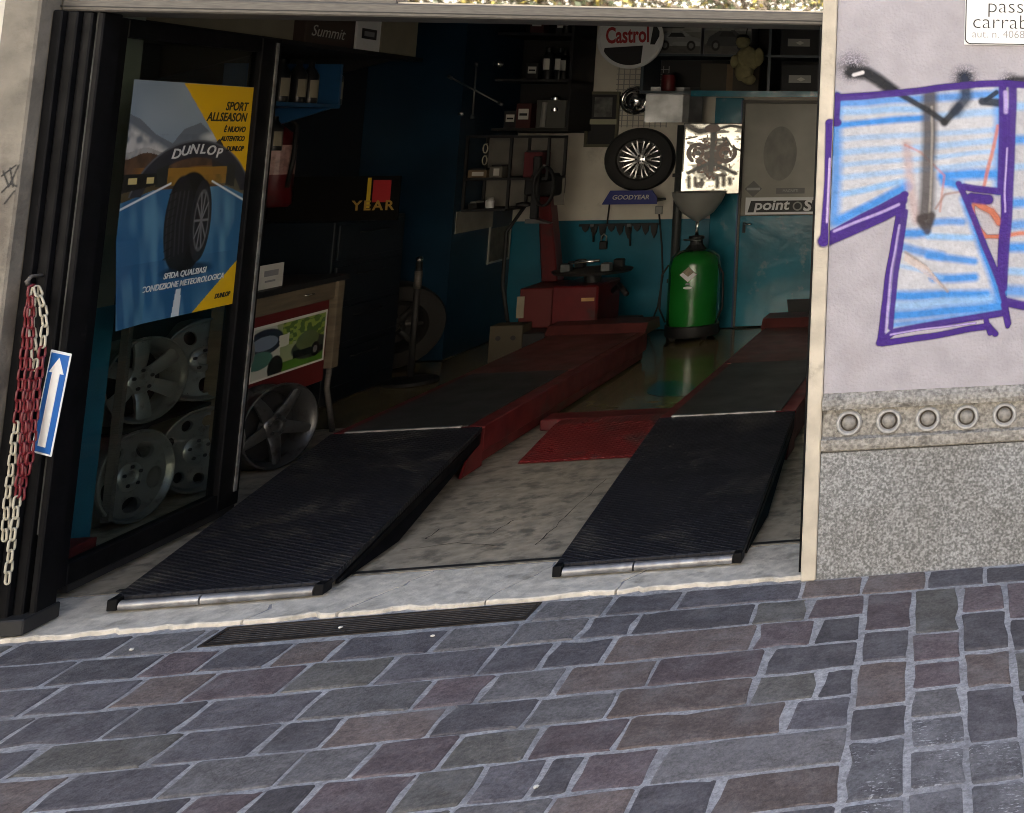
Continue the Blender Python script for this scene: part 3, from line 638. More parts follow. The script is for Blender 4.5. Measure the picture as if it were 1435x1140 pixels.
# poster on the door
pc = [aX(190, 108, DX+.006), aX(357, 118, DX+.006), aX(330, 425, DX+.006), aX(158, 452, DX+.006)]
PY0, PY1 = pc[0].y-.005, pc[1].y+.0; PZ0, PZ1 = pc[2].z-.0, pc[0].z-.01
pw, ph = PY1-PY0, PZ1-PZ0
def dun(X, Y):
    u, v = X/pw, Y/ph; I = Ink(u, v, lin(120, 140, 160))
    n1, n2 = vnoise(u, v, 7, 1), vnoise(u, v, 22, 2)
    I.over((v > .72)*(.3+.6*n1), lin(150, 165, 180)); 
    I.poly([(0, .86), (.08, .84), (.2, .78), (.34, .74), (.42, .80), (.55, .83), (.7, .76), (1, .7), (1, .5), (0, .5)], lin(105, 115, 128))
    n3 = vnoise(u*1.3+v, v*1.8-u*.6, 16, 31)*.6+vnoise(u, v, 40, 32)*.4; I.over(np.clip((.83-.34*u-v)/.03, 0, 1)*np.clip((v-.60-.12*u)/.04, 0, 1)*np.clip(n3*2.2-.35, 0, 1)*(u < .55), lin(214, 214, 214)); I.over(np.clip(1-np.hypot((u-.66)/.12, (v-.765)/.03), 0, 1)*1.4, lin(200, 205, 210)); I.over(np.clip(n3*1.6-.75, 0, 1)*(v > .6)*(v < .78)*.6, lin(84, 92, 104))
    I.over((v < .70+.04*n1-.06*np.abs(u-.5)), lin(96, 72, 56)); I.over((v < .70+.04*n1)*(v > .5)*np.clip(n3*2-.6, 0, 1)*.7, lin(52, 42, 36)); I.over((v < .64)*(v > .5)*np.clip(n1*2-.7, 0, 1)*.7, lin(150, 104, 48))
    I.poly([(.38, 1.0), (1, 1.0), (1, .56), (.95, .565)], lin(222, 178, 20)); I.poly([(.66, .72), (.73, .76), (.95, .565), (.98, .50), (.7, .60)], lin(40, 38, 40))
    I.over((v < .545), lin(48, 98, 140)); I.over((v < .545)*np.clip(vnoise(u*2.2+v*.5, v*.8, 9, 8)*2-.8, 0, 1)*.6, lin(110, 160, 190)); I.over((v < .25)*.45*n1, lin(24, 62, 108))
    I.poly([(0, .50), (.36, .572), (.0, .60)], lin(80, 70, 48)); I.poly([(1, .50), (.72, .572), (1, .60)], lin(98, 92, 76))
    q1 = np.hypot((u-.55)/.52, (v-.44)/.315); q2 = np.hypot((u-.55)/.43, (v-.44)/.235); I.over(np.clip((1-q1)/.02, 0, 1)*np.clip((q2-1)/.02, 0, 1)*(v > .52), lin(46, 48, 57)); I.over(np.clip((1-np.abs(q1-.985)/.02), 0, 1)*(v > .52), lin(96, 100, 110))
    I.poly([(.24, .56), (.33, .56), (.33, .65), (.24, .63)], lin(42, 44, 42)); I.poly([(.82, .55), (.90, .54), (.90, .64), (.82, .64)], lin(42, 44, 42)); I.poly([(.33, .56), (.82, .56), (.82, .635), (.33, .635)], lin(158, 118, 40), .8); I.over((u > .33)*(u < .82)*(v > .56)*(v < .6)*np.clip(n3*2-.7, 0, 1)*.7, lin(90, 80, 40))
    I.poly([(0, .54), (.26, .57), (.24, .615), (0, .615)], lin(26, 26, 26)); I.poly([(.04, .575), (.1, .575), (.1, .60), (.04, .60)], lin(206, 190, 130)); I.poly([(.17, .575), (.225, .575), (.225, .60), (.17, .60)], lin(206, 190, 130))
    I.stroke([(0, .475), (.36, .57)], .009, lin(215, 225, 232)); I.stroke([(1, .475), (.70, .57)], .009, lin(215, 225, 232))
    I.disc((.56, .19), .2, .03, lin(20, 34, 52), .8, .4); I.disc((.535, .40), .185, .215, lin(20, 20, 23), 1, .04); I.disc((.455, .40), .115, .20, lin(32, 32, 36), 1, .05)
    for k in range(5): I.stroke([(.375+k*.034, .25+.006*k), (.362+k*.034, .40), (.375+k*.034, .53)], .011, lin(62, 62, 68), .5, .85)
    for k in range(9): I.stroke([(.36, .25+k*.034), (.42, .265+k*.034)], .006, lin(14, 14, 16), .5, .8)
    I.disc((.635, .40), .088, .178, lin(42, 43, 48), 1, .05); I.disc((.64, .40), .064, .135, lin(88, 90, 94), 1, .05); I.disc((.64, .40), .054, .118, lin(34, 35, 40), 1, .08)
    for k in range(10):
        a = k*math.pi/5; I.stroke([(.64, .40), (.64+.056*math.cos(a), .40+.125*math.sin(a))], .010, lin(112, 114, 118), .5)
    I.poly([(.47, 0), (.535, 0), (.53, .115), (.49, .115)], lin(205, 215, 222)); I.poly([(.64, 0), (1, 0), (1, .2)], lin(226, 182, 24))
    return I.c
po = thing('tyre_poster', 'blue and yellow tyre poster stuck on the open glass door', 'poster', (DX+.006, PY0, PZ0))
o = painted('print', pw, ph, .003, dun, M_print, po, (0, 0, 0), FACE_PX, drop=False)
for v in o.data.vertices:                      # paper curls away at its lower left corner
    k = max(0, .25-v.co.x/pw)*max(0, .35-v.co.y/ph); v.co.z += k*.35
for s, u, v, sz, mt, al, sh in (('SPORT', .95, .905, .052, M_ink, 'RIGHT', .25), ('ALLSEASON', .95, .855, .052, M_ink, 'RIGHT', .25), ('È NUOVO', .95, .80, .034, M_ink, 'RIGHT', .25), ('AUTENTICO', .95, .758, .030, M_ink, 'RIGHT', .25), ('DUNLOP', .95, .712, .030, M_ink, 'RIGHT', .25), ('DUNLOP', .89, .05, .026, M_ink, 'CENTER', .25)):
    text(s, sz, mt, po, (.0012, u*pw, v*ph), FACE_PX, align=al, shear=sh, bold=.0012, sx=.86)
for i, ch in enumerate('DUNLOP'):
    a = R(22-i*8.8); text(ch, .056, mat('poster_white', (.6, .62, .64), .4), po, (.0012, (.55+.475*math.sin(-a))*pw, (.44+.273*math.cos(a))*ph), (R(90)-0, 0, R(90)), shear=.25, bold=.0012, sx=1.15)
for s, v in (('SFIDA QUALSIASI', .178), ('CONDIZIONE METEOROLOGICA', .137)):
    text(s, .033, MATS['poster_white'], po, (.0012, .55*pw, v*ph), FACE_PX, shear=.2, bold=.0008, sx=.92)

# ------------------------------------------------------------------ wall sign
sx0, sz0 = aY(1351, 63, 4.34).x, aY(1351, 63, 4.34).z
ws = thing('driveway_sign', 'white enamel driveway sign with black rim on the pink wall', 'sign', (sx0+.2, 4.345, sz0))
sg = obj('sign_plate', bx(sx0, sx0+.40, 4.338, 4.3475, sz0, sz0+.5, bev=.002), M_white, ws, world=True)
def rr(x0, x1, z0, z1, r, n=6):
    return [(cx+r*math.cos(a0+math.pi/2*k/n), cz+r*math.sin(a0+math.pi/2*k/n)) for cx, cz, a0 in ((x1-r, z1-r, 0), (x0+r, z1-r, math.pi/2), (x0+r, z0+r, math.pi), (x1-r, z0+r, 1.5*math.pi)) for k in range(n+1)]
def ring(bm, outer, inner, d0, d1):
    n = len(outer); V = [[bm.verts.new((p[0], d, p[1])) for p in q] for q, d in ((outer, d0), (inner, d0), (outer, d1), (inner, d1))]
    for i in range(n):
        j = (i+1) % n
        bm.faces.new((V[0][i], V[0][j], V[1][j], V[1][i])); bm.faces.new((V[0][i], V[2][i], V[2][j], V[0][j])); bm.faces.new((V[1][i], V[1][j], V[3][j], V[3][i]))
    bmesh.ops.recalc_face_normals(bm, faces=bm.faces); return bm
obj('border_line', ring(B(), rr(sx0+.003, sx0+.397, sz0+.003, sz0+.497, .022), rr(sx0+.007, sx0+.393, sz0+.007, sz0+.493, .020), 4.3366, 4.338), M_ink, ws, world=True)
sxt = sx0+.035-ws.location.x
lx = lambda px, py: aY(px, py, 4.337)
for s, px, py, sz, sxx in (('passo', 1383, 9, .085, 1.06), ('carrabile', 1362, 31, .085, 1.06), ('aut. n. 4068/0', 1362, 48, .046, .98)):
    p = lx(px, py); text(s, sz, M_ink if sz > .05 else M_inkgrey, ws, (p.x-ws.location.x, -.0075, p.z-ws.location.z), FACE_MY, align='LEFT', sx=sxx, bold=-.0012 if sz > .05 else -.0004)

# ------------------------------------------------------------------ vehicle lift with its drive-on ramps
lift = thing('car_lift', 'red two track car lift with black tread ramps in the garage', 'car lift', (-2.05, 6.8, 0))
def lpart(name, bm, mt, par=None, **k):
    o = obj(name, bm, mt, None, **k)
    o.parent = par or lift
    for v in o.data.vertices: v.co -= lift.location
    return o
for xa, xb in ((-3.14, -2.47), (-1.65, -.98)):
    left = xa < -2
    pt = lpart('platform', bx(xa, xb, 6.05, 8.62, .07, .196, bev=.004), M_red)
    lpart('side_skirt', (lambda b: (box(b, xa+.02, xa+.04, 6.0, 8.6, .012, .069), box(b, xb-.04, xb-.02, 6.0, 8.6, .012, .069), b)[-1])(B()), M_red, pt)
    for s in (xa, xb):                           # red cheek plates that carry the ramp hinge
        x0 = s if s == xa else s-.012
        lpart('hinge_cheek', prism(B(), [(5.84, .004), (6.049, .004), (6.049, .185), (5.98, .175)], 'x', x0, x0+.012), M_red, pt)
    lpart('front_plate', bx(xa+.055, xb-.075, 6.052, 7.335, .196, .203, bev=.002), M_plate, pt)
    lpart('rear_plate', bx(xa+.02, xb-.055, 7.342, 8.60, .196, .2015, bev=.002), mat('worn_red_deck', (.17, .05, .045), .45, var=.4, vscale=6, rvar=.12, dirt=((.09, .06, .05), .5, .7), dscale=4), pt)
    lpart('wheel_stop', prism(B(), [(8.60, .197), (8.66, .262), (8.93, .262), (8.96, .18), (8.62, .18)], 'x', xa-.02, xb-.01), mat('shaded_worn_red', (.09, .02, .018), .5, var=.4, vscale=8), pt)  # shadow on the stop is put into this darker worn red
    lpart('hinge_lip', bx(xa+.06, xb-.10, 6.032, 6.05, .197, .2045), M_alu, pt)
    fx0, fx1 = (-2.985, -2.325) if left else (-1.575, -.908)
    b = B(); n = 10; tops = []
    rp = lambda x, y, z: b.verts.new((x, y, z))
    A0 = [(fx0, 4.535, .042), (fx1, 4.535, .042), (xb, 6.03, .199), (xa, 6.03, .199)]
    t = [rp(*p) for p in A0]; u = [rp(p[0], p[1], p[2]-.026) for p in A0]
    for q in ((0, 1, 2, 3),): b.faces.new([t[i] for i in q]); b.faces.new([u[i] for i in q[::-1]])
    for i in range(4): b.faces.new((t[i], u[i], u[(i+1) % 4], t[(i+1) % 4]))
    bmesh.ops.recalc_face_normals(b, faces=b.faces)
    ramp = lpart('ramp', b, M_tread, bevel=.003)
    for k, (f0, f1) in enumerate(((fx0, xa), (fx1, xb))):
        b = B(); s = .012 if k == 0 else -.012
        P = [(f0, 4.60, .020), (f1, 6.02, .172), (f1, 6.02, .120), (f0, 5.0, .010), (f0, 4.60, .006)]
        a = [b.verts.new(p) for p in P]; c = [b.verts.new((p[0]+s, p[1], p[2])) for p in P]
        b.faces.new(a); b.faces.new(c[::-1])
        for i in range(5): b.faces.new((a[i], c[i], c[(i+1) % 5], a[(i+1) % 5]))
        bmesh.ops.recalc_face_normals(b, faces=b.faces); lpart('ramp_flange', b, M_black, ramp)
        box_ = bx(min(f0, f0+2.5*s), max(f0, f0+2.5*s), 4.505, 4.56, .004, .042, bev=.002); lpart('roller_bracket', box_, M_black, ramp)
    mid = fx0+.42*(fx1-fx0)
    for a, c in ((fx0+.034, mid-.003), (mid+.003, fx1-.034)):
        o = lpart('roller', tube(B(), [(a, 4.519, .0165), (c, 4.519, .0165)], .0165, 14), M_alu, ramp); auto_smooth(o)
# tread cover and pipe channel between the two tracks
lpart('cable_cover', prism(B(), [(6.06, .0), (6.075, .008), (6.50, .075), (6.62, .075), (6.68, .0)], 'x', -2.31, -1.69), M_tread_red)
lpart('cross_beam', bx(-2.45, -1.66, 6.685, 6.84, .0, .06, bev=.006), M_red)

# ------------------------------------------------------------------ chain and arrow sign on the frame
ch = thing('plastic_chain', 'red and white plastic chain hanging in loops from a hook on the frame', 'chain', (-3.2, 4.36, 1.1))
def link_mesh(mt):
    b = B(); pts = []
    L, W = .020, .0092
    for k in range(12):
        a = 2*math.pi*k/12; pts.append((W*math.cos(a)*1.0, 0, (L-W)*(1 if math.sin(a) >= 0 else -1)+W*math.sin(a)))
    tube(b, pts, .0034, 6, cyc=True); me = bpy.data.meshes.new('chain_link'); b.to_mesh(me); b.free(); me.materials.append(mt); return me
LW, LR = link_mesh(M_pl_white), link_mesh(M_pl_red)
def strand(path, Y, cols):
    P = [aY(x, y, Y) for x, y in path]; d = [0]
    for a, c in zip(P[:-1], P[1:]): d.append(d[-1]+(c-a).length)
    n = int(d[-1]/.0335)
    for k in range(n):
        s = (k+.5)/n*d[-1]; i = max(j for j in range(len(d)-1) if d[j] <= s); f = (s-d[i])/(d[i+1]-d[i]); p = P[i].lerp(P[i+1], f); t = (P[i+1]-P[i]).normalized()
        q = t.to_track_quat('Z', 'Y').to_euler()
        fr_ = s/d[-1]; me = LW if any(a <= fr_ < b for a, b in cols) else LR
        o = bpy.data.objects.new('chain_link', me); COL.objects.link(o); o.parent = ch; o.location = p-ch.location
        o.rotation_euler = (q.to_matrix() @ Matrix.Rotation(R(90)*(k % 2)+R(22), 3, 'Z')).to_euler()
strand([(50, 402), (46, 425), (44, 455), (48, 485), (50, 510), (41, 560), (38, 600), (34, 650), (31, 700)], 4.352, [(0, .4)])
strand([(51, 402), (60, 430), (63, 455), (60, 485), (57, 510), (52, 545), (49, 580), (44, 630), (38, 665)], 4.350, [(0, .36)])
strand([(45, 400), (40, 430), (36, 470), (31, 520), (27, 560), (24, 590), (20, 620), (15, 664), (10, 703), (8, 737), (6, 758)], 4.355, [(.55, 1)])
strand([(44, 402), (42, 480), (37, 560), (31, 640), (24, 700), (21, 731), (18, 751), (14, 782), (10, 818)], 4.340, [(.7, 1)])
p = aY(47, 392, 4.36); obj('hook', tube(B(), [(p.x, 4.405, p.z+.01), (p.x, 4.35, p.z+.012), (p.x, 4.335, p.z-.004), (p.x, 4.342, p.z-.016)], .006, 8), M_grey_al, ch, world=True)
ax = thing('arrow_sign', 'narrow blue sign with white arrow hanging beside the plastic chain', 'sign', aY(71, 565, 4.372))
ax.rotation_euler = (0, R(6.5), R(-24))
obj('sign_plate', bx(-.048, .048, 0, .004, -.172, .172, bev=.0015), M_white, ax, rot=(0, 0, 0))
obj('blue_field', bx(-.040, .044, -.0012, 0, -.164, .164), M_inkblue, ax)
aw = [(-.018, -.145), (.018, -.145), (.018, .10), (.036, .10), (.002, .152), (-.034, .10), (-.018, .10)]
obj('arrow', prism(B(), aw, 'y', -.0024, -.0012), M_white, ax)

# ------------------------------------------------------------------ wheels
def holed_disc(n, r0, r1, rh, hr_t, hr_r, z0, z1, th=.012):
    """Wheel disc pierced by n oval holes: each sector is a strip between its outline and its hole."""
    b = B(); K = 28; zz = lambda p: z0+(z1-z0)*max(0, min(1, (p.length-r0)/(r1-r0)))**1.5
    for k in range(n):
        a0 = 2*math.pi*k/n; h = math.pi/n; ins, outs = [], []
        def inside(x, y):
            q = math.hypot(x, y); return r0 <= q <= r1 and abs(math.atan2(y, x)) <= h
        for j in range(K):
            t = 2*math.pi*j/K; lo, hi = 0, 2*r1
            for _ in range(26):
                md = (lo+hi)/2
                if inside(rh+md*math.cos(t), md*math.sin(t)): lo = md
                else: hi = md
            outs.append(Vector((rh+lo*math.cos(t), lo*math.sin(t)))); ins.append(Vector((rh+hr_r*math.cos(t), hr_t*math.sin(t))))
        rt_ = Matrix.Rotation(a0, 2); P = [[rt_ @ p for p in q] for q in (outs, ins)]
        V = [[b.verts.new((p.x, p.y, zz(p))) for p in P[0]], [b.verts.new((p.x, p.y, zz(p)+.002)) for p in P[1]], [b.verts.new((p.x*1.0, p.y*1.0, zz(p)-th)) for p in P[1]]]
        for c, d in ((0, 1), (1, 2)):
            for j in range(K): b.faces.new((V[c][j], V[c][(j+1) % K], V[d][(j+1) % K], V[d][j]))
    bmesh.ops.remove_doubles(b, verts=b.verts, dist=.0004); bmesh.ops.recalc_face_normals(b, faces=b.faces); return b
def wheel(name, label, cat, loc, rot, r, wd=.12, spokes=5, wi=.05, wo=.03, tyre=0, mt=M_rim, twin=False, group=None, hub=.06, depth=.035, dish=None, holes=None):
    t = thing(name, label, cat, loc, rot, group)
    mt = mt or M_rim; b = lathe(B(), [(r*.86, -wd), (r, -wd), (r, -wd+.012), (r*.90, -wd+.03), (r*.87, -wd*.5), (r*.92, -.02), (r, -.012), (r, .0), (r*.965, .002), (r*.93, -.012), (r*.84, -.03), (r*.83, -wd*.6), (r*.84, -wd)], 40, closed=True)
    auto_smooth(obj('rim', b, mt, t), 50)
    if holes: auto_smooth(obj('disc', holed_disc(holes[0], hub*.8, r*.9, r*holes[1], r*holes[2], r*holes[3], -depth, -.022), mt, t), 45)
    for k in range(0 if holes else spokes):
        for s in ((-1, 1) if twin else (0,)):
            a0 = 2*math.pi*k/spokes; b = B(); ro = r*.90; z0, z1 = -depth, -.018
            ao = a0+s*(math.pi/spokes*.42)
            ci, co = Vector((math.cos(a0), math.sin(a0))), Vector((math.cos(ao), math.sin(ao)))
            d = (co*ro-ci*hub*.6).normalized(); n = Vector((-d.y, d.x)); rows = []
            for f in (0, .35, .7, 1):
                c = (ci*hub*.6).lerp(co*ro, f); hw = (wi+(wo-wi)*f)/2; z = z0+(z1-z0)*f+.008*math.sin(f*3.1)
                rows.append([b.verts.new((*(c-n*hw), z-.004)), b.verts.new((*(c-n*hw*.5), z+.004)), b.verts.new((*(c+n*hw*.5), z+.004)), b.verts.new((*(c+n*hw), z-.004)), b.verts.new((*(c+n*hw*.8), z-.022)), b.verts.new((*(c-n*hw*.8), z-.022))])
            for q, w_ in zip(rows[:-1], rows[1:]):
                for i in range(6): b.faces.new((q[i], q[(i+1) % 6], w_[(i+1) % 6], w_[i]))
            b.faces.new(rows[0]); b.faces.new(rows[-1]); bmesh.ops.recalc_face_normals(b, faces=b.faces)
            auto_smooth(obj('spoke', b, mt, t), 35)
    b = lathe(B(), [(hub, -depth-.03), (hub, -depth+.004), (hub*.85, -depth+.012), (hub*.5, -depth+.014), (hub*.42, -depth+.006), (hub*.1, -depth+.008)], 24)
    auto_smooth(obj('hub_cap', b, mt, t))
    for k in range(5):
        a = 2*math.pi*(k+.5)/5; obj('lug_bolt', lathe(B(), [(.008, 0), (.008, .010), (.004, .012)], 8, c=(hub*.68*math.cos(a), hub*.68*math.sin(a), -depth+.008)), M_black2, t)
    if dish: obj('backing', lathe(B(), [(r*.82, -wd*.85), (r*.82, -wd*.8)], 32), dish, t)
    if tyre:
        R_ = tyre; b = lathe(B(), [(r*.97, -wd-.01), (r*1.04, -wd-.028), ((r+R_)/2, -wd-.034), (R_*.96, -wd-.022), (R_, -wd-.002), (R_, -.004), (R_*.96, .02), ((r+R_)/2, .03), (r*1.04, .024), (r*.97, .002)], 48, closed=True)
        ty = auto_smooth(obj('tyre', b, M_rubber, t), 50)
        for k in range(4):
            z = -wd+.022+k*(wd-.03)/3.4; obj('tread_groove', lathe(B(), [(R_+.0008, z), (R_+.0008, z+.006), (R_-.004, z+.006), (R_-.004, z)], 48, closed=True), M_black2, ty)
    return t
PX = (0, R(90), 0)
G1 = 'alloy rims stacked behind the glass door'
wheel('alloy_rim', 'six spoke alloy rim behind the glass door, upper row nearer the street', 'wheel rim', (-3.62, 5.56, .585), (R(12), R(84), 0), .185, .13, 6, .05, .07, group=G1, dish=M_black2)
wheel('alloy_rim', 'alloy rim with wide flat spokes and oval holes, upper row beside the far door stile', 'wheel rim', (-3.62, 5.92, .60), (R(30), R(84), 0), .19, .13, 7, .075, .105, group=G1, dish=M_black2, holes=(7, .64, .13, .19))
wheel('alloy_rim', 'alloy rim with bright lip at the bottom left corner of the glass door', 'wheel rim', (-3.58, 5.50, .192), (R(5), R(84), 0), .19, .13, 5, .06, .09, group=G1, dish=M_black2, holes=(5, .62, .24, .17))
wheel('alloy_rim', 'round holed alloy rim, lower row beside the far door stile', 'wheel rim', (-3.58, 5.88, .195), (R(20), R(84), 0), .19, .13, 8, .06, .085, group=G1, dish=M_black2, holes=(9, .68, .13, .13))
wheel('alloy_rim', 'five spoke alloy rim standing on the floor right of the glass door', 'wheel rim', (-3.46, 6.22, .207), (R(8), R(86), R(-8)), .205, .13, 5, .07, .04, mt=M_rim_dark, dish=M_black2)
st = thing('rim_stand', 'dark board with a pale edge post behind the stacked alloy rims', 'stand', (-3.78, 5.8, 0))
obj('board', bx(-3.80, -3.77, 5.38, 6.16, 0, 1.25), M_black2, st, world=True); obj('edge_post', bx(-3.60, -3.572, 5.352, 5.375, .05, .9), M_grey_al, st, world=True)
obj('shelf_board', bx(-3.768, -3.60, 5.40, 6.14, .383, .397), M_black2, st, world=True)
rb = thing('red_box', 'small red and cream box on the floor behind the glass door', 'box', (-3.42, 4.95, 0))
obj('carton', bx(-3.47, -3.38, 4.90, 5.02, -.006, .10, bev=.003), mat('dark_red_card', (.16, .02, .02), .6), rb, world=True); obj('cream_band', bx(-3.3798, -3.378, 4.905, 5.015, .03, .055), M_cream_card, rb, world=True)
wheel('display_tyre', 'wheel with bright many spoke rim hung on the white back wall', 'wheel', (-2.95, 9.80, 1.455), (R(90), 0, R(6)), .175, .10, 10, .020, .016, tyre=.27, mt=mat('bright_mesh_rim', (.66, .66, .64), .24, .7), twin=True, hub=.045, dish=M_black2)
wheel('wheel_with_label', 'tyred wheel standing on the workbench behind a white label', 'wheel', (-3.88, 6.22, 1.085), (0, R(88), R(6)), .13, .12, 10, .03, .02, tyre=.21, mt=M_rim, hub=.04)
wheel('spare_wheel', 'dark tyred wheel leaning at the foot of the blue pier', 'wheel', (-4.12, 8.60, .30), (R(96), 0, R(40)), .18, .14, 7, .05, .03, tyre=.30, mt=mat('dull_rim', (.035, .035, .035), .45, .5), dish=M_black2)

# ------------------------------------------------------------------ left wall furniture
wb_ = thing('workbench', 'dark workbench with cream end post and red drawer on the left wall', 'workbench', (-3.9, 6.4, 0))
obj('worktop', bx(-4.55, -3.58, 5.92, 6.93, .84, .872, bev=.004), M_black2, wb_, world=True)
obj('end_post', bx(-3.64, -3.585, 6.84, 6.90, .36, .8395, bev=.003), M_wood, wb_, world=True)
obj('end_post', bx(-3.64, -3.585, 5.94, 6.0, 0, .8395, bev=.003), M_wood, wb_, world=True)
obj('leg', tube(B(), [(-3.61, 6.87, .36), (-3.61, 6.86, .25), (-3.60, 6.89, .12), (-3.60, 6.93, .0)], .014, 8), M_grey_al, wb_, world=True)
obj('leg', bx(-4.52, -4.47, 6.84, 6.9, 0, .8395), M_grey_al, wb_, world=True)
obj('rail', bx(-3.64, -3.60, 6.0, 6.84, .745, .8395), M_wood, wb_, world=True)
obj('drawer', bx(-4.2, -3.612, 6.02, 6.82, .30, .744, bev=.003), mat('dark_red_front', (.12, .012, .012), .5), wb_, world=True)
obj('handle', tube(B(), [(-3.612, 6.56, .80), (-3.585, 6.57, .80), (-3.585, 6.63, .80), (-3.612, 6.64, .80)], .004, 6), M_chrome, wb_, world=True)
cpw, cph = .60, .275
def carpic(X, Y):
    u, v = X/cpw, Y/cph; I = Ink(u, v, lin(150, 160, 120)); n = vnoise(u, v, 8, 4); n2 = vnoise(u, v, 20, 7)
    I.over((v > .55)*(u > .38), lin(86, 112, 48)); I.over((v > .5)*(u > .38)*(n2 > .5), lin(140, 160, 70)); I.over((v < .22)*(u > .3), lin(84, 130, 44))
    I.disc((.78, .36), .26, .22, lin(58, 66, 56)); I.disc((.74, .5), .16, .18, lin(96, 110, 70)); I.poly([(.55, .22), (1, .22), (1, .32), (.55, .36)], lin(22, 24, 24)); I.disc((.86, .28), .06, .14, lin(18, 18, 20)); I.disc((.86, .28), .03, .07, lin(110, 110, 110))
    I.poly([(0, 0), (.4, 0), (.36, .5), (.3, .95), (0, 1)], lin(190, 192, 180)); I.disc((.16, .68), .24, .24, lin(36, 44, 58)); I.disc((.16, .66), .17, .13, lin(120, 132, 150)); I.disc((.1, .36), .18, .16, lin(70, 112, 100)); I.disc((.32, .16), .1, .22, lin(28, 30, 30)); I.poly([(.36, .5), (.48, .52), (.48, .74), (.34, .72)], lin(200, 200, 185))
    I.over(((u < .02) | (u > .975) | (v < .04) | (v > .95))*1.0, lin(215, 215, 205)); return I.c
cp = lab(painted('car_picture', cpw, cph, .004, carpic, M_print, None, (-3.596, 6.18, .42), FACE_PX, drop=False), 'green car advertising picture pinned on the front of the workbench', 'picture')
tl = thing('tyre_label', 'small white printed card standing on the workbench before the wheel', 'label card', (-3.62, 6.3, .873))
obj('card', bx(-3.63, -3.625, 6.16, 6.42, .873, .995), M_paper, tl, world=True)
obj('print_block', bx(-3.6249, -3.6243, 6.27, 6.38, .935, .965), M_inkgrey, tl, world=True); obj('print_block', bx(-3.6249, -3.6243, 6.28, 6.36, .905, .915), M_inkgrey, tl, world=True)

sh = thing('wall_shelf', 'blue bracket shelf with dark bottles high on the left wall', 'shelf', (-4.3, 6.9, 1.83))
obj('board', bx(-4.597, -3.97, 6.2, 7.42, 1.825, 1.85), M_blue_shelf, sh, world=True); obj('end_panel', bx(-4.597, -3.97, 7.40, 7.42, 1.8505, 2.1), M_blue_shelf, sh, world=True)
for y in (6.3, 7.36): obj('bracket', prism(B(), [(-4.597, 1.60), (-3.99, 1.8245), (-4.597, 1.8245)], 'y', y, y+.03), M_blue_shelf, sh, world=True)
obj('lower_board', bx(-4.597, -4.05, 6.2, 6.86, 1.545, 1.57), M_blue_shelf, sh, world=True)
def bottle(x, y, z, lb, h=.25, r=.042, w_=.05):
    t = thing('oil_bottle', lb, 'bottle', (x, y, z), group='dark bottles with pale labels on the blue wall shelf')
    auto_smooth(obj('bottle_body', lathe(B(), [(r*.95, 0), (r, .01), (r, h*.68), (r*.5, h*.84), (r*.36, h*.88), (r*.36, h)], 16), M_bottle, t))
    b = B(); n = 6
    for k in range(n):
        a0, a1 = R(-35+70*k/n), R(-35+70*(k+1)/n); q = [(r*1.02*math.cos(a), r*1.02*math.sin(a), zz) for a, zz in ((a0, h*.14), (a1, h*.14), (a1, h*.56), (a0, h*.56))]; b.faces.new([b.verts.new(p) for p in q])
    obj('label', b, M_cream_card, t, rot=(0, 0, R(-25))); return t
for px, lb in ((396, 'dark oil bottle on the blue shelf, beside the door stile'), (420, 'dark oil bottle second from the door stile on the blue shelf'), (437, 'dark oil bottle third from the door stile on the blue shelf'), (472, 'dark oil bottle alone at the shelf end panel')):
    p = aX(px, 120, -4.02); bottle(-4.03, p.y, 1.85, lb)
p = aX(393, 202, -4.1); bottle(-4.12, p.y-.03, 1.57, 'dark oil bottle on the lower board above the fire extinguisher', .2)
ex = thing('fire_extinguisher', 'red fire extinguisher hanging below the blue wall shelf', 'fire extinguisher', (-4.34, 7.5, 1.22))
auto_smooth(obj('cylinder', lathe(B(), [(.085, 0), (.1, .02), (.1, .40), (.085, .45), (.04, .49), (.028, .50), (.028, .53)], 24), M_red2, ex)); obj('label_sticker', (lambda b: ([b.faces.new([b.verts.new((.1015*math.cos(a), .1015*math.sin(a), z)) for a, z in ((R(-70+k*12), .2), (R(-58+k*12), .2), (R(-58+k*12), .38), (R(-70+k*12), .38))]) for k in range(8)], b)[1])(B()), mat('extinguisher_label', (.42, .25, .23), .4, var=.4, vscale=30), ex)
obj('valve', bx(-.02, .06, -.015, .015, .53, .57, bev=.003), M_black2, ex); obj('hose', tube(B(), [(.05, 0, .55), (.12, -.03, .50), (.13, -.05, .3), (.11, -.05, .12)], .012, 8), M_black2, ex)
obj('wall_bracket', bx(-.257, -.09, -.03, .03, .3, .34), M_black2, ex)

hs = thing('high_shelf', 'long dark shelf of boxes under the ceiling on the left wall', 'shelf', (-4.2, 6.9, 2.18))
obj('board', bx(-4.597, -3.88, 5.3, 8.15, 2.17, 2.195), M_black2, hs, world=True)
for y in (5.6, 6.9, 8.0): obj('bracket', prism(B(), [(-4.597, 1.98), (-4.0, 2.1695), (-4.597, 2.1695)], 'y', y, y+.03), M_black2, hs, world=True)
def carton(name, y0, y1, z1, mt, lb, x1=-3.9, z0=2.195, x0=-4.4):
    t = thing(name, lb, 'box', ((x0+x1)/2, (y0+y1)/2, z0)); obj('carton', bx(x0, x1, y0, y1, z0, z1, bev=.004), mt, t, world=True)
    obj('flap_seam', bx(x0+.01, x1-.01, (y0+y1)/2-.004, (y0+y1)/2+.004, z1, z1+.001), M_card, t, world=True); return t
carton('storage_box', 5.75, 6.80, 2.46, M_cream_card, 'wide cream box on the high shelf, its corner above the glass door')
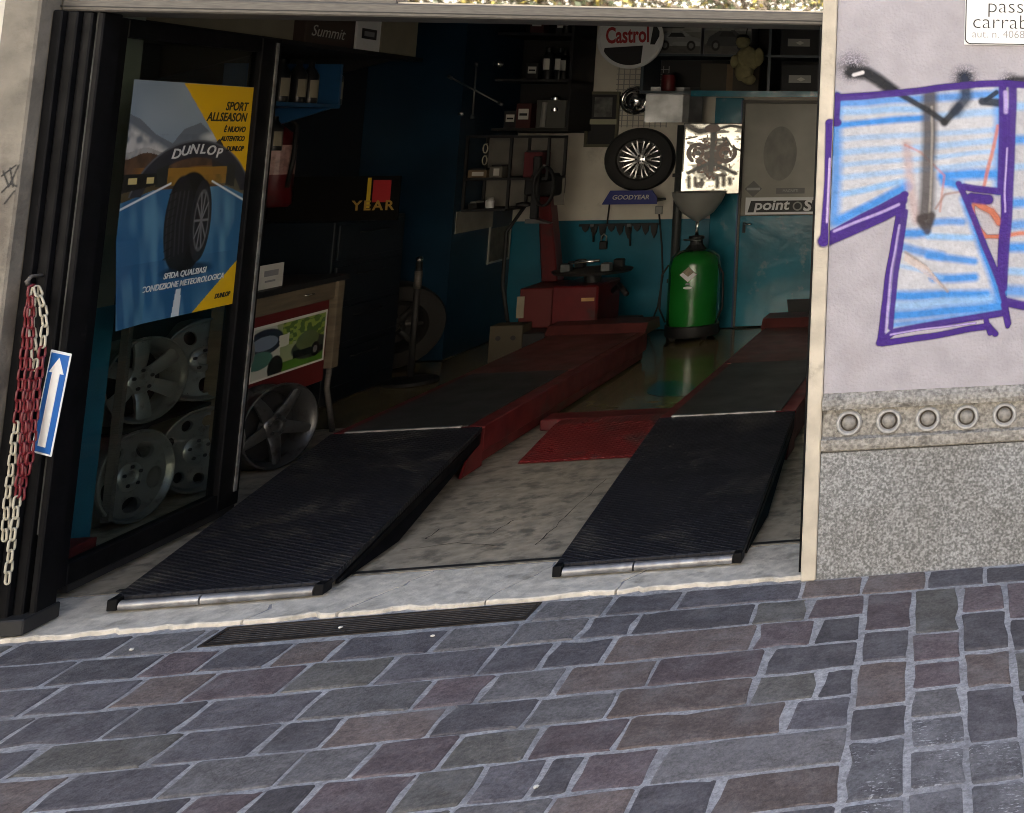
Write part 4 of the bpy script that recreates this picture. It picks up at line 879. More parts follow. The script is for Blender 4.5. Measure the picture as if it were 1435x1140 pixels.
carton('storage_box', 6.90, 7.38, 2.44, mat('dark_brown_card', (.06, .04, .03), .6), 'dark brown box with pale script on the high shelf')
text('Summit', .095, M_paper, bpy.data.objects['storage_box.001'], (.2512, -.03, .075), FACE_PX, shear=.3, sx=1.1)
cm = carton('storage_box', 7.40, 7.66, 2.40, M_white, 'white rounded box with a dark window on the high shelf')
obj('printed_window', prism(B(), [(7.45, 2.27), (7.61, 2.27), (7.61, 2.335), (7.45, 2.335)], 'x', -3.8995, -3.8985), M_ink, cm, world=True); obj('printed_field', prism(B(), [(7.475, 2.287), (7.585, 2.287), (7.585, 2.318), (7.475, 2.318)], 'x', -3.8985, -3.898), M_inkgrey, cm, world=True)
carton('storage_box', 7.67, 8.10, 2.53, M_cream_card, 'cream box at the far end of the high shelf next to the blue pier')

cb = thing('side_cabinet', 'dark cabinet against the left wall carrying a lettered sign', 'cabinet', (-4.25, 8.0, 0))
obj('carcass', bx(-4.597, -3.98, 7.5, 8.3, .0, 1.12, bev=.004), M_dblue, cb, world=True)
for z in (.1, .36, .62, .88):
    d = obj('drawer', bx(-3.98, -3.965, 7.53, 8.27, z, z+.22, bev=.003), M_dblue, cb, world=True); obj('handle', tube(B(), [(-3.965, 7.75, z+.16), (-3.94, 7.77, z+.16), (-3.94, 8.03, z+.16), (-3.965, 8.05, z+.16)], .005, 6), M_black2, d).location = -cb.location
sgn = thing('tyre_brand_sign', 'dark sign with yellow letters and red block on the side cabinet', 'sign', (-4.1, 7.62, 1.12))
obj('board', bx(-4.42, -3.70, 7.62, 7.635, 1.1205, 1.40), mat('sign_black', (.006, .006, .006), .7, spec=.1), sgn, world=True)
p0 = aY(522, 290, 7.618); obj('red_block', bx(aY(520, 270, 7.6).x, aY(545, 270, 7.6).x, 7.617, 7.62, 1.235, 1.375), M_redink, sgn, world=True); obj('yellow_bar', bx(aY(512, 270, 7.6).x, aY(517, 270, 7.6).x, 7.616, 7.62, 1.20, 1.39), M_yellow, sgn, world=True)
text('YEAR', .085, mat('sign_letter', (.40, .25, .05), .5), sgn, (aY(522, 289, 7.61).x+4.1, -.0045, aY(522, 289, 7.61).z-1.12), FACE_MY, spacing=1.25, bold=.002)
ml = thing('tool_post', 'thin dark post with a chrome knob beside the side cabinet', 'tool', (-3.80, 8.15, 0))
obj('post', tube(B(), [(-3.80, 8.15, 0), (-3.80, 8.15, .80)], .02, 10), M_black2, ml, world=True); obj('knob', lathe(B(), [(.004, 0), (.02, .008), (.022, .022), (.012, .036), (.003, .04)], 14, c=(-3.80, 8.15, .80)), M_chrome, ml, world=True); obj('base', lathe(B(), [(.16, 0), (.16, .02), (.03, .04)], 20, c=(-3.80, 8.15, 0)), M_black2, ml, world=True); obj('chrome_sleeve', tube(B(), [(-3.80, 8.15, .62), (-3.80, 8.15, .74)], .023, 12), M_grey_al, ml, world=True)

# corner shelf rack by the pier
rk = thing('corner_rack', 'black shelf rack with small parts in the back left corner', 'shelf rack', (-3.66, 9.2, 1.1))
for z in (1.10, 1.335, 1.66):
    obj('shelf', bx(-3.945, -3.36 if z > 1.2 else -3.64, 9.0, 9.35, z-.02, z), M_black2, rk, world=True)
for x in (-3.945, -3.64, -3.375):
    for y in (9.0, 9.325):
        if x != -3.375 or True: obj('post', bx(x, x+.018, y, y+.018, 1.10 if x < -3.4 else 1.335, 1.66), M_black2, rk, world=True)
obj('back_panel', bx(-3.945, -3.36, 9.352, 9.36, 1.10, 1.66), mat('pale_panel', (.20, .19, .165), .7, var=.25, vscale=8), rk, world=True)
items = [('parts_box', (-3.93, -3.80, 9.03, 9.2, 1.335, 1.395), M_card, 'small brown box with pale label on the upper rack shelf at the pier', 'box'), ('parts_box', (-3.79, -3.70, 9.05, 9.2, 1.335, 1.42), mat('grey_card', (.14, .13, .11), .7), 'grey carton between the brown box and the red can on the rack', 'box'), ('parts_box', (-3.92, -3.86, 9.05, 9.2, 1.10, 1.14), M_black2, 'small black box on the lower rack shelf', 'box'), ('red_can', (-3.55, -3.42, 9.04, 9.2, 1.335, 1.53), mat('dull_red', (.10, .008, .012), .5), 'dark red can at the open end of the corner rack', 'can')]
for nm, q, mt, lb, cat in items:
    t = thing(nm, lb, cat, ((q[0]+q[1])/2, (q[2]+q[3])/2, q[4])); obj('case', bx(*q, bev=.004), mt, t, world=True); obj('lid', bx(q[0]+.01, q[1]-.01, q[2]+.01, q[3]-.01, q[5], q[5]+.012), M_black2 if mt is not M_black2 else M_grey_plastic, t, world=True)
    if 'brown' in lb: obj('label', bx(q[0]+.03, q[1]-.02, q[2]-.001, q[2], q[4]+.015, q[5]-.015), M_paper, t, world=True)
jar = thing('white_jar', 'little white jar on the lower shelf of the corner rack', 'jar', (-3.79, 9.1, 1.10)); auto_smooth(obj('jar_body', lathe(B(), [(.028, 0), (.03, .01), (.03, .055), (.02, .065)], 14), M_white, jar)); obj('lid', lathe(B(), [(.022, .065), (.022, .08)], 14), M_grey_plastic, jar)
for k in range(2):
    hk = thing('yellow_shackle', ('upper', 'lower')[k]+' pale yellow loop clip hanging at the front of the corner rack', 'clip', (-3.80, 8.985, 1.56-.09*k), group='loop clips on the corner rack'); obj('loop', tube(B(), [(.016*math.cos(a)*1, 0, .034*math.sin(a)) for a in [2*math.pi*i/14 for i in range(14)]], .005, 6, cyc=True), M_pl_white, hk); obj('pin', tube(B(), [(0, .0, .034), (0, .03, .036)], .003, 6), M_grey_plastic, hk)
for i, (pts, lb, mt) in enumerate((((645, 297, 638, 328, 688, 318, 692, 290), 'grey paper sheet on the side of the blue pier', mat('grey_paper', (.26, .25, .22), .7, var=.2, vscale=8)), ((688, 322, 684, 368, 712, 358, 715, 316), 'narrow framed card below the paper on the blue pier', mat('dim_card', (.16, .15, .12), .6, var=.4, vscale=12)))):
    q = [aX(pts[2*k], pts[2*k+1], -3.944) for k in range(4)]; y0, y1 = min(v.y for v in q), min(max(v.y for v in q), 9.9); z0, z1 = min(v.z for v in q), max(v.z for v in q)
    t = thing('pinned_sheet', lb, 'sheet', (-3.95, (y0+y1)/2, z0)); obj('sheet', bx(-3.9495, -3.944, y0, y1, z0, z1), mt, t, world=True)
    if i: obj('frame_edge', (lambda b: (box(b, -3.949, -3.938, y0-.015, y0, z0-.015, z1+.015), box(b, -3.949, -3.938, y1, y1+.012, z0-.015, z1+.015), box(b, -3.949, -3.938, y0, y1, z0-.015, z0-.001), b)[-1])(B()), M_grey_plastic, t, world=True)
wr = thing('cross_wrench', 'four way steel wheel wrench hanging above the corner rack', 'wrench', (-3.86, 8.88, 2.0))
wr.rotation_euler = (0, 0, 0)
for a, b_ in (((0, 0, -.2), (0, 0, .2)), ((-.17, -.01, .1), (.19, -.01, -.1))): obj('bar', rod(a, b_, .007, 10), mat('worn_steel', (.16, .155, .15), .45, .7), wr)
for c in ((0, 0, -.2), (0, 0, .2), (-.17, -.01, .1), (.19, -.01, -.1)): obj('socket', rod(Vector(c)*.92, Vector(c)*1.08, .013, 10), MATS['worn_steel'], wr)
# dark overhead shelf with black cans
oh = thing('overhead_shelf', 'dark overhead shelf of black cans above the corner rack', 'shelf', (-3.6, 9.5, 1.72))
for z in (1.72, 2.12, 2.5): obj('board', bx(-3.945, -3.38, 9.40, 9.90, z-.022, z), M_black2, oh, world=True)
obj('end_panel', bx(-3.40, -3.38, 9.40, 9.9, 1.72, 2.8), M_black2, oh, world=True); obj('back_panel', bx(-3.945, -3.401, 9.885, 9.905, 1.68, 2.85), M_black2, oh, world=True)  # black back panel added to keep the shelf bays dark
def can(x, y, z, h, r, lb, lm=M_paper, body=M_bottle, txt=None):
    t = thing('spray_can', lb, 'can', (x, y, z), group='black cans on the overhead shelf'); auto_smooth(obj('can_body', lathe(B(), [(r, 0), (r, h*.75), (r*.7, h*.82), (r*.45, h*.86), (r*.45, h)], 16), body, t))
    b = B()
    for k in range(6):
        a0, a1 = R(-120+60*k/6), R(-120+60*(k+1)/6); b.faces.new([b.verts.new((r*1.03*math.cos(a), r*1.03*math.sin(a), zz)) for a, zz in ((a0, h*.3), (a1, h*.3), (a1, h*.65), (a0, h*.65))])
    obj('label', b, lm, t); return t
for px, py, z, h, lb in ((770, 60, 2.12, .26, 'black can with torn white label, first from the blue pier on the overhead shelf'), (786, 60, 2.12, .26, 'black can second from the blue pier on the overhead shelf'), (812, 75, 2.12, .24, 'black can right of the middle, lower board of the overhead shelf'), (831, 75, 2.12, .24, 'black can nearest the round sign, lower overhead board'), (812, 42, 2.5, .22, 'black can on the top overhead board, nearer the pier'), (830, 44, 2.5, .22, 'black can on the top overhead board beside the round sign')):
    p = aY(px, py, 9.45); can(min(p.x, -3.46), 9.46, z, h, .045, lb)
pl_ = thing('parts_display', 'clear grey parts holder with chrome fittings on the overhead shelf', 'parts holder', (-3.55, 9.5, 1.72))
obj('holder', bx(-3.64, -3.42, 9.44, 9.6, 1.72, 1.95, bev=.004), mat('dim_plastic', (.10, .10, .09), .3), pl_, world=True); obj('bright_tube', tube(B(), [(-3.585, 9.43, 1.73), (-3.575, 9.43, 1.93)], .018, 10), M_grey_plastic, pl_, world=True)
for z in (1.87, 1.96): auto_smooth(obj('chrome_cap', lathe(B(), [(.012, 0), (.03, .008), (.03, .03), (.016, .042)], 16, c=(-3.50, 9.43, z-.02)), M_chrome, pl_, world=True))

# more goods on the overhead shelf, hoses and cables
def small_box(px, py, y, z, w_, h, mt, lb, lm=None):
    p = aY(px, py, y); t = thing('parts_carton', lb, 'box', (p.x, y+.05, z)); obj('carton', bx(p.x-w_/2, p.x+w_/2, y, y+.12, z, z+h, bev=.003), mt, t, world=True)
    obj('label', bx(p.x-w_*.34, p.x+w_*.34, y-.002, y, z+h*.35, z+h*.78), lm or M_paper, t, world=True); obj('print_line', bx(p.x-w_*.26, p.x+w_*.26, y-.003, y-.002, z+h*.5, z+h*.6), M_ink, t, world=True)
for q in ((748, 66, 9.42, 2.12, .09, .13, M_black2, 'small black carton with torn label at the pier end of the lower overhead board'), (752, 40, 9.42, 2.5, .10, .16, mat('maroon_card', (.06, .01, .01), .6), 'dark red carton on the top overhead board nearest the pier'), (786, 40, 9.42, 2.5, .08, .13, M_black2, 'narrow black carton in the middle of the top overhead board'),
          (735, 140, 9.42, 1.72, .11, .20, mat('maroon_card', (.06, .01, .01), .6), 'dark red carton left of the parts holder on the overhead shelf'), (716, 150, 9.42, 1.72, .09, .14, M_black2, 'black carton at the pier end below the wheel wrench')): small_box(*q)
for px, py, lb in ((702, 90, 'round chrome lamp added as a glint high on the blue pier side'), (653, 160, 'tiny chrome ball added as a glint on the blue pier by the corner rack')):
    p = aX(px, py, -3.90); r = .035 if px > 700 else .018; t = thing('glint_dome' if px > 700 else 'glint_ball', lb, 'dome' if px > 700 else 'ball', (-3.95, p.y, p.z)); auto_smooth(obj('shell', lathe(B(), [(r*.5, 0), (r*.8, r*.4), (r, r), (r*.85, r*1.5), (r*.4, r*1.85), (.001, r*1.95)], 18), M_chrome, t, rot=(0, R(90), 0))); obj('base', lathe(B(), [(r*.7, 0), (r*.7, .006)], 14), M_black2, t, rot=(0, R(90), 0))  # small chrome shells, added to give glints in the dark corner
hs2 = thing('air_hose', 'black air hose hanging in loops on the side of the corner rack', 'hose', (-3.36, 8.97, 1.35)); pts = []
for k in range(60):
    a = 2*math.pi*k/20; pts.append((.07*math.sin(a), -.012*(k//20)-.01, .15*math.cos(a)-.08))
obj('coil', tube(B(), pts, .010, 6), M_black2, hs2); obj('peg', rod((0, .03, .07), (0, -.05, .08), .008), M_grey_plastic, hs2)
cb2 = thing('power_cable', 'thin black cable running down the teal wall to the floor by the pipe', 'cable', (-2.72, 9.9, .9)); obj('wire', tube(B(), [(-2.80, 9.905, 1.0), (-2.76, 9.9, .7), (-2.74, 9.9, .45), (-2.76, 9.88, .2), (-2.80, 9.8, .02), (-2.95, 9.7, .006)], .008, 6), M_black2, cb2, world=True); obj('socket', bx(-2.83, -2.77, 9.89, 9.914, .98, 1.05, bev=.004), M_grey_plastic, cb2, world=True)
for k, (x, h, lb) in enumerate(((-3.02, .17, 'black pry bar, hanging nearest the pipe side of the tool rack'), (-3.31, .13, 'short dark spanner hanging at the far left of the tool rack'))):
    t = thing('hand_tool', lb, 'tool', (x, 9.87, .885)); obj('shaft', rod((0, 0, 0), (.015, 0, -h), .008, 8), M_black2, t); obj('head', bx(-.018, .018, -.008, .008, -.01, .022, bev=.004), M_steel, t)

# ------------------------------------------------------------------ tyre changer
tc_ = thing('tyre_changer', 'red tyre changing machine with tilted red column in the back corner', 'tyre changer', (-3.15, 9.1, 0))
obj('cabinet', bx(-3.22, -2.90, 8.85, 9.35, .20, .52, bev=.012), M_red2, tc_, world=True); obj('base_frame', bx(-3.45, -2.74, 8.75, 9.45, .0, .20, bev=.01), M_black2, tc_, world=True)
obj('side_body', bx(-3.48, -3.23, 8.95, 9.4, .2, .50, bev=.01), mat('deep_red', (.10, .012, .012), .45), tc_, world=True)
obj('name_plate', bx(aY(815, 417, 8.85).x, aY(833, 417, 8.85).x, 8.846, 8.85, .405, .43), mat('yellow_plate', (.42, .25, .10), .5), tc_, world=True)
obj('grey_plate', bx(-3.49, -3.44, 8.942, 8.949, .28, .44), M_cream_card, tc_, world=True)
auto_smooth(obj('turntable', lathe(B(), [(.06, 0), (.06, .06), (.27, .075), (.28, .095), (.05, .105)], 28, c=(-3.02, 9.08, .52)), M_black2, tc_, world=True))
for k in range(4):
    a = R(45+90*k); c = Vector((-3.02+.2*math.cos(a), 9.08+.2*math.sin(a))); obj('clamp_jaw', bx(c.x-.035, c.x+.035, c.y-.035, c.y+.035, .615, .68, bev=.008), M_steel if k > 1 else M_black2, tc_, world=True)
obj('chrome_bar', rod((-3.10, 8.80, .70), (-2.88, 8.78, .715), .011), M_chrome, tc_, world=True)
b = B(); V = [b.verts.new(p) for p in ((-3.46, 9.28, .5), (-3.34, 9.28, .5), (-3.34, 9.42, .5), (-3.46, 9.42, .5), (-3.53, 9.28, 1.18), (-3.44, 9.28, 1.18), (-3.44, 9.42, 1.18), (-3.53, 9.42, 1.18))]
for q in ((3, 2, 1, 0), (4, 5, 6, 7), (0, 1, 5, 4), (1, 2, 6, 5), (2, 3, 7, 6), (3, 0, 4, 7)): b.faces.new([V[i] for i in q])
obj('column', b, M_red2, tc_, world=True, bevel=.01)
obj('column_head', bx(-3.60, -3.38, 9.2, 9.44, 1.18, 1.34, bev=.015), M_black2, tc_, world=True); obj('arm', bx(-3.46, -3.40, 8.95, 9.4, 1.30, 1.36, bev=.008), M_black2, tc_, world=True)
obj('mount_shaft', bx(-3.45, -3.40, 8.95, 9.0, 1.02, 1.50, bev=.008), M_black2, tc_, world=True); obj('mount_head', prism(B(), [(-3.47, 1.02), (-3.40, 1.02), (-3.30, .985), (-3.47, .99)], 'y', 8.93, 9.02), M_steel, tc_, world=True)
obj('handwheel', (lambda b: b)(lathe(B(), [(.02, 0), (.055, .01), (.055, .03), (.02, .04)], 18, c=(-3.57, 9.15, 1.10))), M_black2, tc_, world=True)
obj('bead_arm', tube(B(), [(-2.92, 9.2, .42), (-2.80, 9.0, .50), (-2.70, 8.85, .45)], .02, 10), M_black2, tc_, world=True); obj('hose', tube(B(), [(-3.62, 9.3, 1.10), (-3.72, 9.25, .9), (-3.70, 9.2, .5), (-3.6, 9.1, .2)], .014, 8), M_black2, tc_, world=True)
obj('pedal', bx(-3.15, -3.02, 8.66, 8.76, .05, .075, bev=.004), M_black2, tc_, world=True)
gc = thing('grey_carton', 'dull brown carton with two dark dots on the floor by the tyre changer', 'box', (-3.5, 8.86, 0)); obj('carton', bx(-3.58, -3.36, 8.74, 8.9, -.006, .26, bev=.004), mat('buff_card', (.06, .05, .032), .7), gc, world=True)
for x in (-3.52, -3.42): obj('printed_dot', lathe(B(), [(.018, 0), (.018, .001)], 14), M_ink, gc, loc=Vector((x, 8.7395, .17))-gc.location, rot=FACE_MY)

# ------------------------------------------------------------------ back wall: centre
og = thing('oil_sign', 'round white oil sign with red lettering high on the back wall', 'sign', aY(884, 54, 9.38))
auto_smooth(obj('disc', lathe(B(), [(.255, 0), (.255, .012), (.245, .018), (.235, .018), (.228, .012)], 48), M_white, og, rot=FACE_MY))
def seg_poly(pts): return prism(B(), pts, 'y', -.0150, -.0125)
blk = [(.225*math.cos(R(a)), .225*math.sin(R(a))) for a in range(-150, -30, 6)]
obj('dark_field', seg_poly([(-.19, -.085)]+[p for p in blk if p[0] < .10]+[(.10, -.06)]), M_black2, og)
obj('dark_field', seg_poly([(.155, -.05), (.19, -.05), (.222, .02), (.222, .06), (.19, .12), (.175, .12)]), M_black2, og)
obj('dark_field', seg_poly([(-.17, .12), (.17, .12), (.10, .19), (-.10, .19)]), M_redink, og)
text('Castrol', .185, M_redink, og, (-.02, -.0165, .02), (R(90), R(-3), 0), bold=.005, sx=.60)
mg = thing('wire_grid', 'pale wire grid panel on the white wall under the round sign', 'grid panel', (-3.0, 9.91, 1.75))
obj('wire', (lambda b: ([box(b, -3.2, -2.78, 9.896, 9.904, z, z+.006) for z in np.arange(1.74, 2.26, .045)], [box(b, x, x+.006, 9.904, 9.912, 1.73, 2.27) for x in np.arange(-3.19, -2.78, .045)], b)[-1])(B()), M_grey_plastic, mg, world=True)
hc = thing('chrome_hubcap', 'chrome hubcap shining on the wire grid above the hung wheel', 'hubcap', (-3.035, 9.893, 1.965))
auto_smooth(obj('cap', lathe(B(), [(.125, 0), (.125, .012), (.115, .022), (.10, .012), (.085, .018), (.07, .05), (.045, .066), (.02, .072), (.004, .073)], 36), M_chrome, hc, rot=FACE_MY))
obj('dark_ring', lathe(B(), [(.112, .0215), (.103, .0165), (.103, .022), (.112, .0255)], 36, closed=True), M_black2, hc, rot=FACE_MY)
for k in range(5):
    a = 2*math.pi*k/5; obj('boss', lathe(B(), [(.013, .03), (.012, .045), (.004, .05)], 10, c=(.078*math.cos(a), .078*math.sin(a), 0)), M_chrome, hc, rot=FACE_MY)
pf = thing('dark_frame', 'dark framed picture with a pale card left of the hubcap', 'picture frame', (-3.30, 9.90, 1.57))
obj('frame', ring(B(), [(-3.42, 1.56), (-3.16, 1.56), (-3.16, 2.04), (-3.42, 2.04)], [(-3.40, 1.585), (-3.18, 1.585), (-3.18, 2.015), (-3.40, 2.015)], 9.87, 9.9), mat('olive_wood', (.10, .09, .05), .5), pf, world=True); obj('card', bx(-3.40, -3.18, 9.895, 9.9, 1.585, 2.015), M_black2, pf, world=True); obj('pale_strip', bx(-3.41, -3.17, 9.862, 9.869, 1.755, 1.80), mat('pale_green_card', (.36, .36, .25), .6), pf, world=True); obj('upper_card', bx(-3.36, -3.22, 9.888, 9.8945, 1.82, 1.99), mat('grey_print', (.15, .15, .14), .5, var=.6, vscale=20), pf, world=True)
gs = thing('tyre_shelf', 'blue lettered tyre shelf under the wheel on the back wall', 'tyre stand', (-2.95, 9.8, 1.08))
obj('front_board', prism(B(), [(-3.16, 1.085), (-2.735, 1.085), (-2.735, 1.14), (-2.775, 1.20), (-3.10, 1.20)], 'y', 9.60, 9.612), mat('goodyear_blue', (.02, .03, .20), .4), gs, world=True); obj('tray', bx(-3.14, -2.75, 9.6125, 9.914, 1.10, 1.12), M_dblue, gs, world=True)
text('GOODYEAR', .052, M_paper, gs, (0.01, -.2025, .062), FACE_MY, shear=.2, bold=.001)
tb = thing('tool_rack', 'dark rack of jagged hand tools on the blue wall below the shelf', 'tool rack', (-3.1, 9.9, .8))
obj('rail', bx(-3.42, -2.80, 9.88, 9.914, .885, .905), M_black2, tb, world=True)
for k in range(9):
    x = -3.40+k*.068; h = .05+.03*((k*7) % 3); obj('tool', prism(B(), [(x, .885), (x+.055, .885), (x+.05, .885-h*.6), (x+.03, .885-h), (x+.008, .885-h*.5)], 'y', 9.885, 9.90), M_black2, tb, world=True)
obj('pad_lock', bx(-3.25, -3.19, 9.87, 9.90, .69, .76, bev=.006), M_black2, tb, world=True); obj('shackle', tube(B(), [(-3.24, 9.885, .76), (-3.24, 9.885, .80), (-3.22, 9.885, .82), (-3.20, 9.885, .80), (-3.20, 9.885, .76)], .006, 6), M_grey_plastic, tb, world=True)
obj('hanging_rod', rod((-3.20, 9.88, .905), (-3.19, 9.88, 1.07), .006), M_black2, tb, world=True)
ss = thing('steel_sheet', 'bent shiny steel sheet leaning out of the shelf above the green tank', 'sheet', (-2.66, 9.75, 1.77))
b = B(); prof = [(-2.88, 9.64), (-2.60, 9.70), (-2.555, 9.72), (-2.44, 9.70)]
a = [b.verts.new((x, y, 1.77)) for x, y in prof]; c = [b.verts.new((x, y+.012, 2.075)) for x, y in prof]
for i in range(3): b.faces.new((a[i], a[i+1], c[i+1], c[i]))
r_ = bmesh.ops.extrude_face_region(b, geom=b.faces[:]); bmesh.ops.translate(b, vec=(0, .004, 0), verts=[v for v in r_['geom'] if isinstance(v, bmesh.types.BMVert)]); bmesh.ops.recalc_face_normals(b, faces=b.faces)
obj('sheet', b, M_steel, ss, world=True); obj('hook', rod((-2.66, 9.74, 2.06), (-2.66, 9.9, 2.08), .005), M_black2, ss, world=True)

# mirror panel leaning behind the drainer's funnel
mp_ = thing('mirror_panel', 'bright square mirror panel with painted brown reflection above the grey funnel', 'mirror', (-2.35, 9.72, 1.46), (R(-1.8), 0, R(11.5)))
obj('mirror_sheet', bx(-.225, .225, 0, .006, -.30, .30), M_mirror, mp_); obj('back_frame', bx(-.23, .23, .0062, .02, -.305, .305), M_black2, mp_)
obj('hanger', rod((0, .02, .2), (.0, .16, .22), .006), M_black2, mp_)
# reflection painted over the mirror as brown and dark blots
def painted_refl(X, Y):
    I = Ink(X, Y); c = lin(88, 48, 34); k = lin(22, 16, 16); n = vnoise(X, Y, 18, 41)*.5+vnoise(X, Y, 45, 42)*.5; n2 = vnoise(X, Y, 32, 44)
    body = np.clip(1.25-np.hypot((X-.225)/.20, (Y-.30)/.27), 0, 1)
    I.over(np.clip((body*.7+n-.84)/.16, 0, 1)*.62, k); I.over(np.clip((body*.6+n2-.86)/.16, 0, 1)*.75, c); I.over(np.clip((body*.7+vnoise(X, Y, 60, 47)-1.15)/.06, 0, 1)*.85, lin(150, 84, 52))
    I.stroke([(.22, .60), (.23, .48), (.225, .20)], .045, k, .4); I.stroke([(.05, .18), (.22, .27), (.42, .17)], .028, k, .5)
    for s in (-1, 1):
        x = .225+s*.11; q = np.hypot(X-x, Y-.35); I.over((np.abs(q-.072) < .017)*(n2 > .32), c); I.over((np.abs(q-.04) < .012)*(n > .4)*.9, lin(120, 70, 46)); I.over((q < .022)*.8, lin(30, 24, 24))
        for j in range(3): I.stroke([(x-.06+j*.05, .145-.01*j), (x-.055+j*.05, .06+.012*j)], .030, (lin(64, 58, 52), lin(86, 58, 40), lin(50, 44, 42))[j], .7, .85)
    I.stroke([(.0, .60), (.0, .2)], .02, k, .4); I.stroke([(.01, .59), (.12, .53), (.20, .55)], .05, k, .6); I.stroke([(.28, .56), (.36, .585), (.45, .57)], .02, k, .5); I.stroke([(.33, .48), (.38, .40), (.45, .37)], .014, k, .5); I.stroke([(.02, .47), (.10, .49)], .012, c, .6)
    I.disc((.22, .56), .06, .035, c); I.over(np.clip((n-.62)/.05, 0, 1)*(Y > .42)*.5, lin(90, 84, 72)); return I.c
painted('print', .45, .60, .004, painted_refl, paint_mat('reflection_paint', .3, True), mp_, (-.225, -.001, -.30), FACE_MY)

# ------------------------------------------------------------------ oil drainer
od = thing('oil_drainer', 'green oil drainer tank with grey funnel on a post by the back door', 'oil drainer', (-2.37, 9.45, 0))
auto_smooth(obj('tank', lathe(B(), [(.165, .10), (.19, .115), (.195, .14), (.195, .60), (.18, .66), (.13, .705), (.06, .72)], 40), M_green, od))
auto_smooth(obj('foot_ring', lathe(B(), [(.20, .03), (.205, .04), (.205, .115), (.19, .12)], 36), M_black2, od))
for k in range(4):
    a = R(45+90*k); auto_smooth(obj('caster', lathe(B(), [(.03, -.012), (.034, -.006), (.034, .006), (.03, .012)], 16), M_rubber, od, loc=(.17*math.cos(a), .17*math.sin(a), .03), rot=(R(90), 0, R(20*k))))
obj('neck', lathe(B(), [(.075, .70), (.08, .72), (.05, .76), (.045, .80), (.06, .805), (.06, .825), (.03, .83)], 20), M_black2, od)
obj('post', rod((0, 0, .80), (0, 0, 1.0), .014, 12), M_chrome, od)
auto_smooth(obj('funnel', lathe(B(), [(.02, .95), (.06, .975), (.12, 1.02), (.175, 1.10), (.20, 1.16), (.205, 1.19), (.195, 1.19), (.16, 1.10), (.05, .99)], 36), M_grey_plastic, od))
for s in (-1, 1): obj('side_handle', tube(B(), [(s*.19, -.05, .60), (s*.235, -.06, .52), (s*.24, -.06, .25), (s*.195, -.05, .14)], .008, 8), M_black2, od)
obj('clamp_handle', rod((-.09, -.03, .80), (.05, -.06, .795), .007), M_steel, od)
def diamond(cx, cz, w_, h): return [(cx-w_, cz), (cx, cz-h), (cx+w_, cz), (cx, cz+h)]
obj('diamond_label', prism(B(), diamond(0, .535, .066, .062), 'y', -.199, -.196), mat('label_brown', (.30, .25, .16), .4, var=.4, vscale=40), od); obj('chevron', prism(B(), [(-.062, .535), (0, .477), (.062, .535), (.04, .552), (0, .518), (-.04, .552)], 'y', -.2005, -.199), M_white, od); obj('oval_label', prism(B(), [(.034*math.cos(2*math.pi*k/16), .43+.011*math.sin(2*math.pi*k/16)) for k in range(16)], 'y', -.199, -.196), M_white, od); obj('small_sticker', prism(B(), [(-.018, .452), (.018, .452), (.014, .468), (-.014, .468)], 'y', -.199, -.196), M_inkgrey, od)

# ------------------------------------------------------------------ back door and side strip
bd = thing('back_door', 'teal and grey back door with sticker strip in the right corner', 'door', (-1.75, 9.88, 0))
obj('lower_panel', bx(-2.13, -1.32, 9.872, 9.912, .008, .955, bev=.003), M_blue_gloss, bd, world=True); obj('upper_panel', bx(-2.13, -1.32, 9.874, 9.912, .957, 1.945, bev=.003), mat('dull_panel', (.24, .225, .18), .35, var=.2, vscale=4, rvar=.1), bd, world=True)
obj('door_edge', bx(-2.148, -2.131, 9.868, 9.913, .005, 1.96), M_grey_al, bd, world=True); obj('head_trim', bx(-2.148, -1.31, 9.868, 9.913, 1.946, 1.972), M_grey_al, bd, world=True)
obj('handle', rod((-2.095, 9.87, .885), (-2.03, 9.845, .885), .008), M_chrome, bd, world=True); obj('key_plate', bx(-2.105, -2.08, 9.868, 9.872, .81, .90), M_black2, bd, world=True)
obj('faded_tyre_print', lathe(B(), [(.20, 0), (.20, .0008)], 30), mat('faded_print', (.165, .155, .125), .4, var=.3, vscale=8), bd, loc=Vector((-1.82, 9.874, 1.50))-bd.location, rot=FACE_MY).scale = (.7, 1.2, 1)
vn = obj('vent_slot', prism(B(), [(-1.71, .225), (-1.46, .225), (-1.46, .085), (-1.69, .085)], 'y', 9.866, 9.872), M_black2, bd, world=True)
dm = obj('diamond_sticker', prism(B(), diamond(-2.03, 1.19, .072, .072), 'y', 9.8725, 9.874), mat('sticker_grey', (.10, .095, .085), .4), bd, world=True); obj('diamond_band', prism(B(), [(-2.085, 1.178), (-1.975, 1.178), (-1.975, 1.2), (-2.085, 1.2)], 'y', 9.872, 9.8725), M_grey_plastic, bd, world=True)
obj('oblong_sticker', bx(-1.84, -1.60, 9.8725, 9.874, 1.145, 1.195), MATS['sticker_grey'], bd, world=True); text('MAGNETI', .034, M_grey_plastic, bd, (-1.72+1.75, -.0085, 1.17), FACE_MY, sx=.9)
obj('white_strip', bx(-2.09, -1.50, 9.871, 9.874, .966, 1.115), M_white, bd, world=True); obj('black_band', prism(B(), [(-2.07, .985), (-1.50, .985), (-1.50, 1.085), (-2.045, 1.085)], 'y', 9.8695, 9.871), M_ink, bd, world=True)
text('point', .125, M_white, bd, (-1.875+1.75, -.0115, 1.045), FACE_MY, bold=.003, shear=.15, sx=1.1); text('S', .13, M_white, bd, (-1.575+1.75, -.0115, 1.035), FACE_MY, bold=.005, shear=.15, sx=1.1)
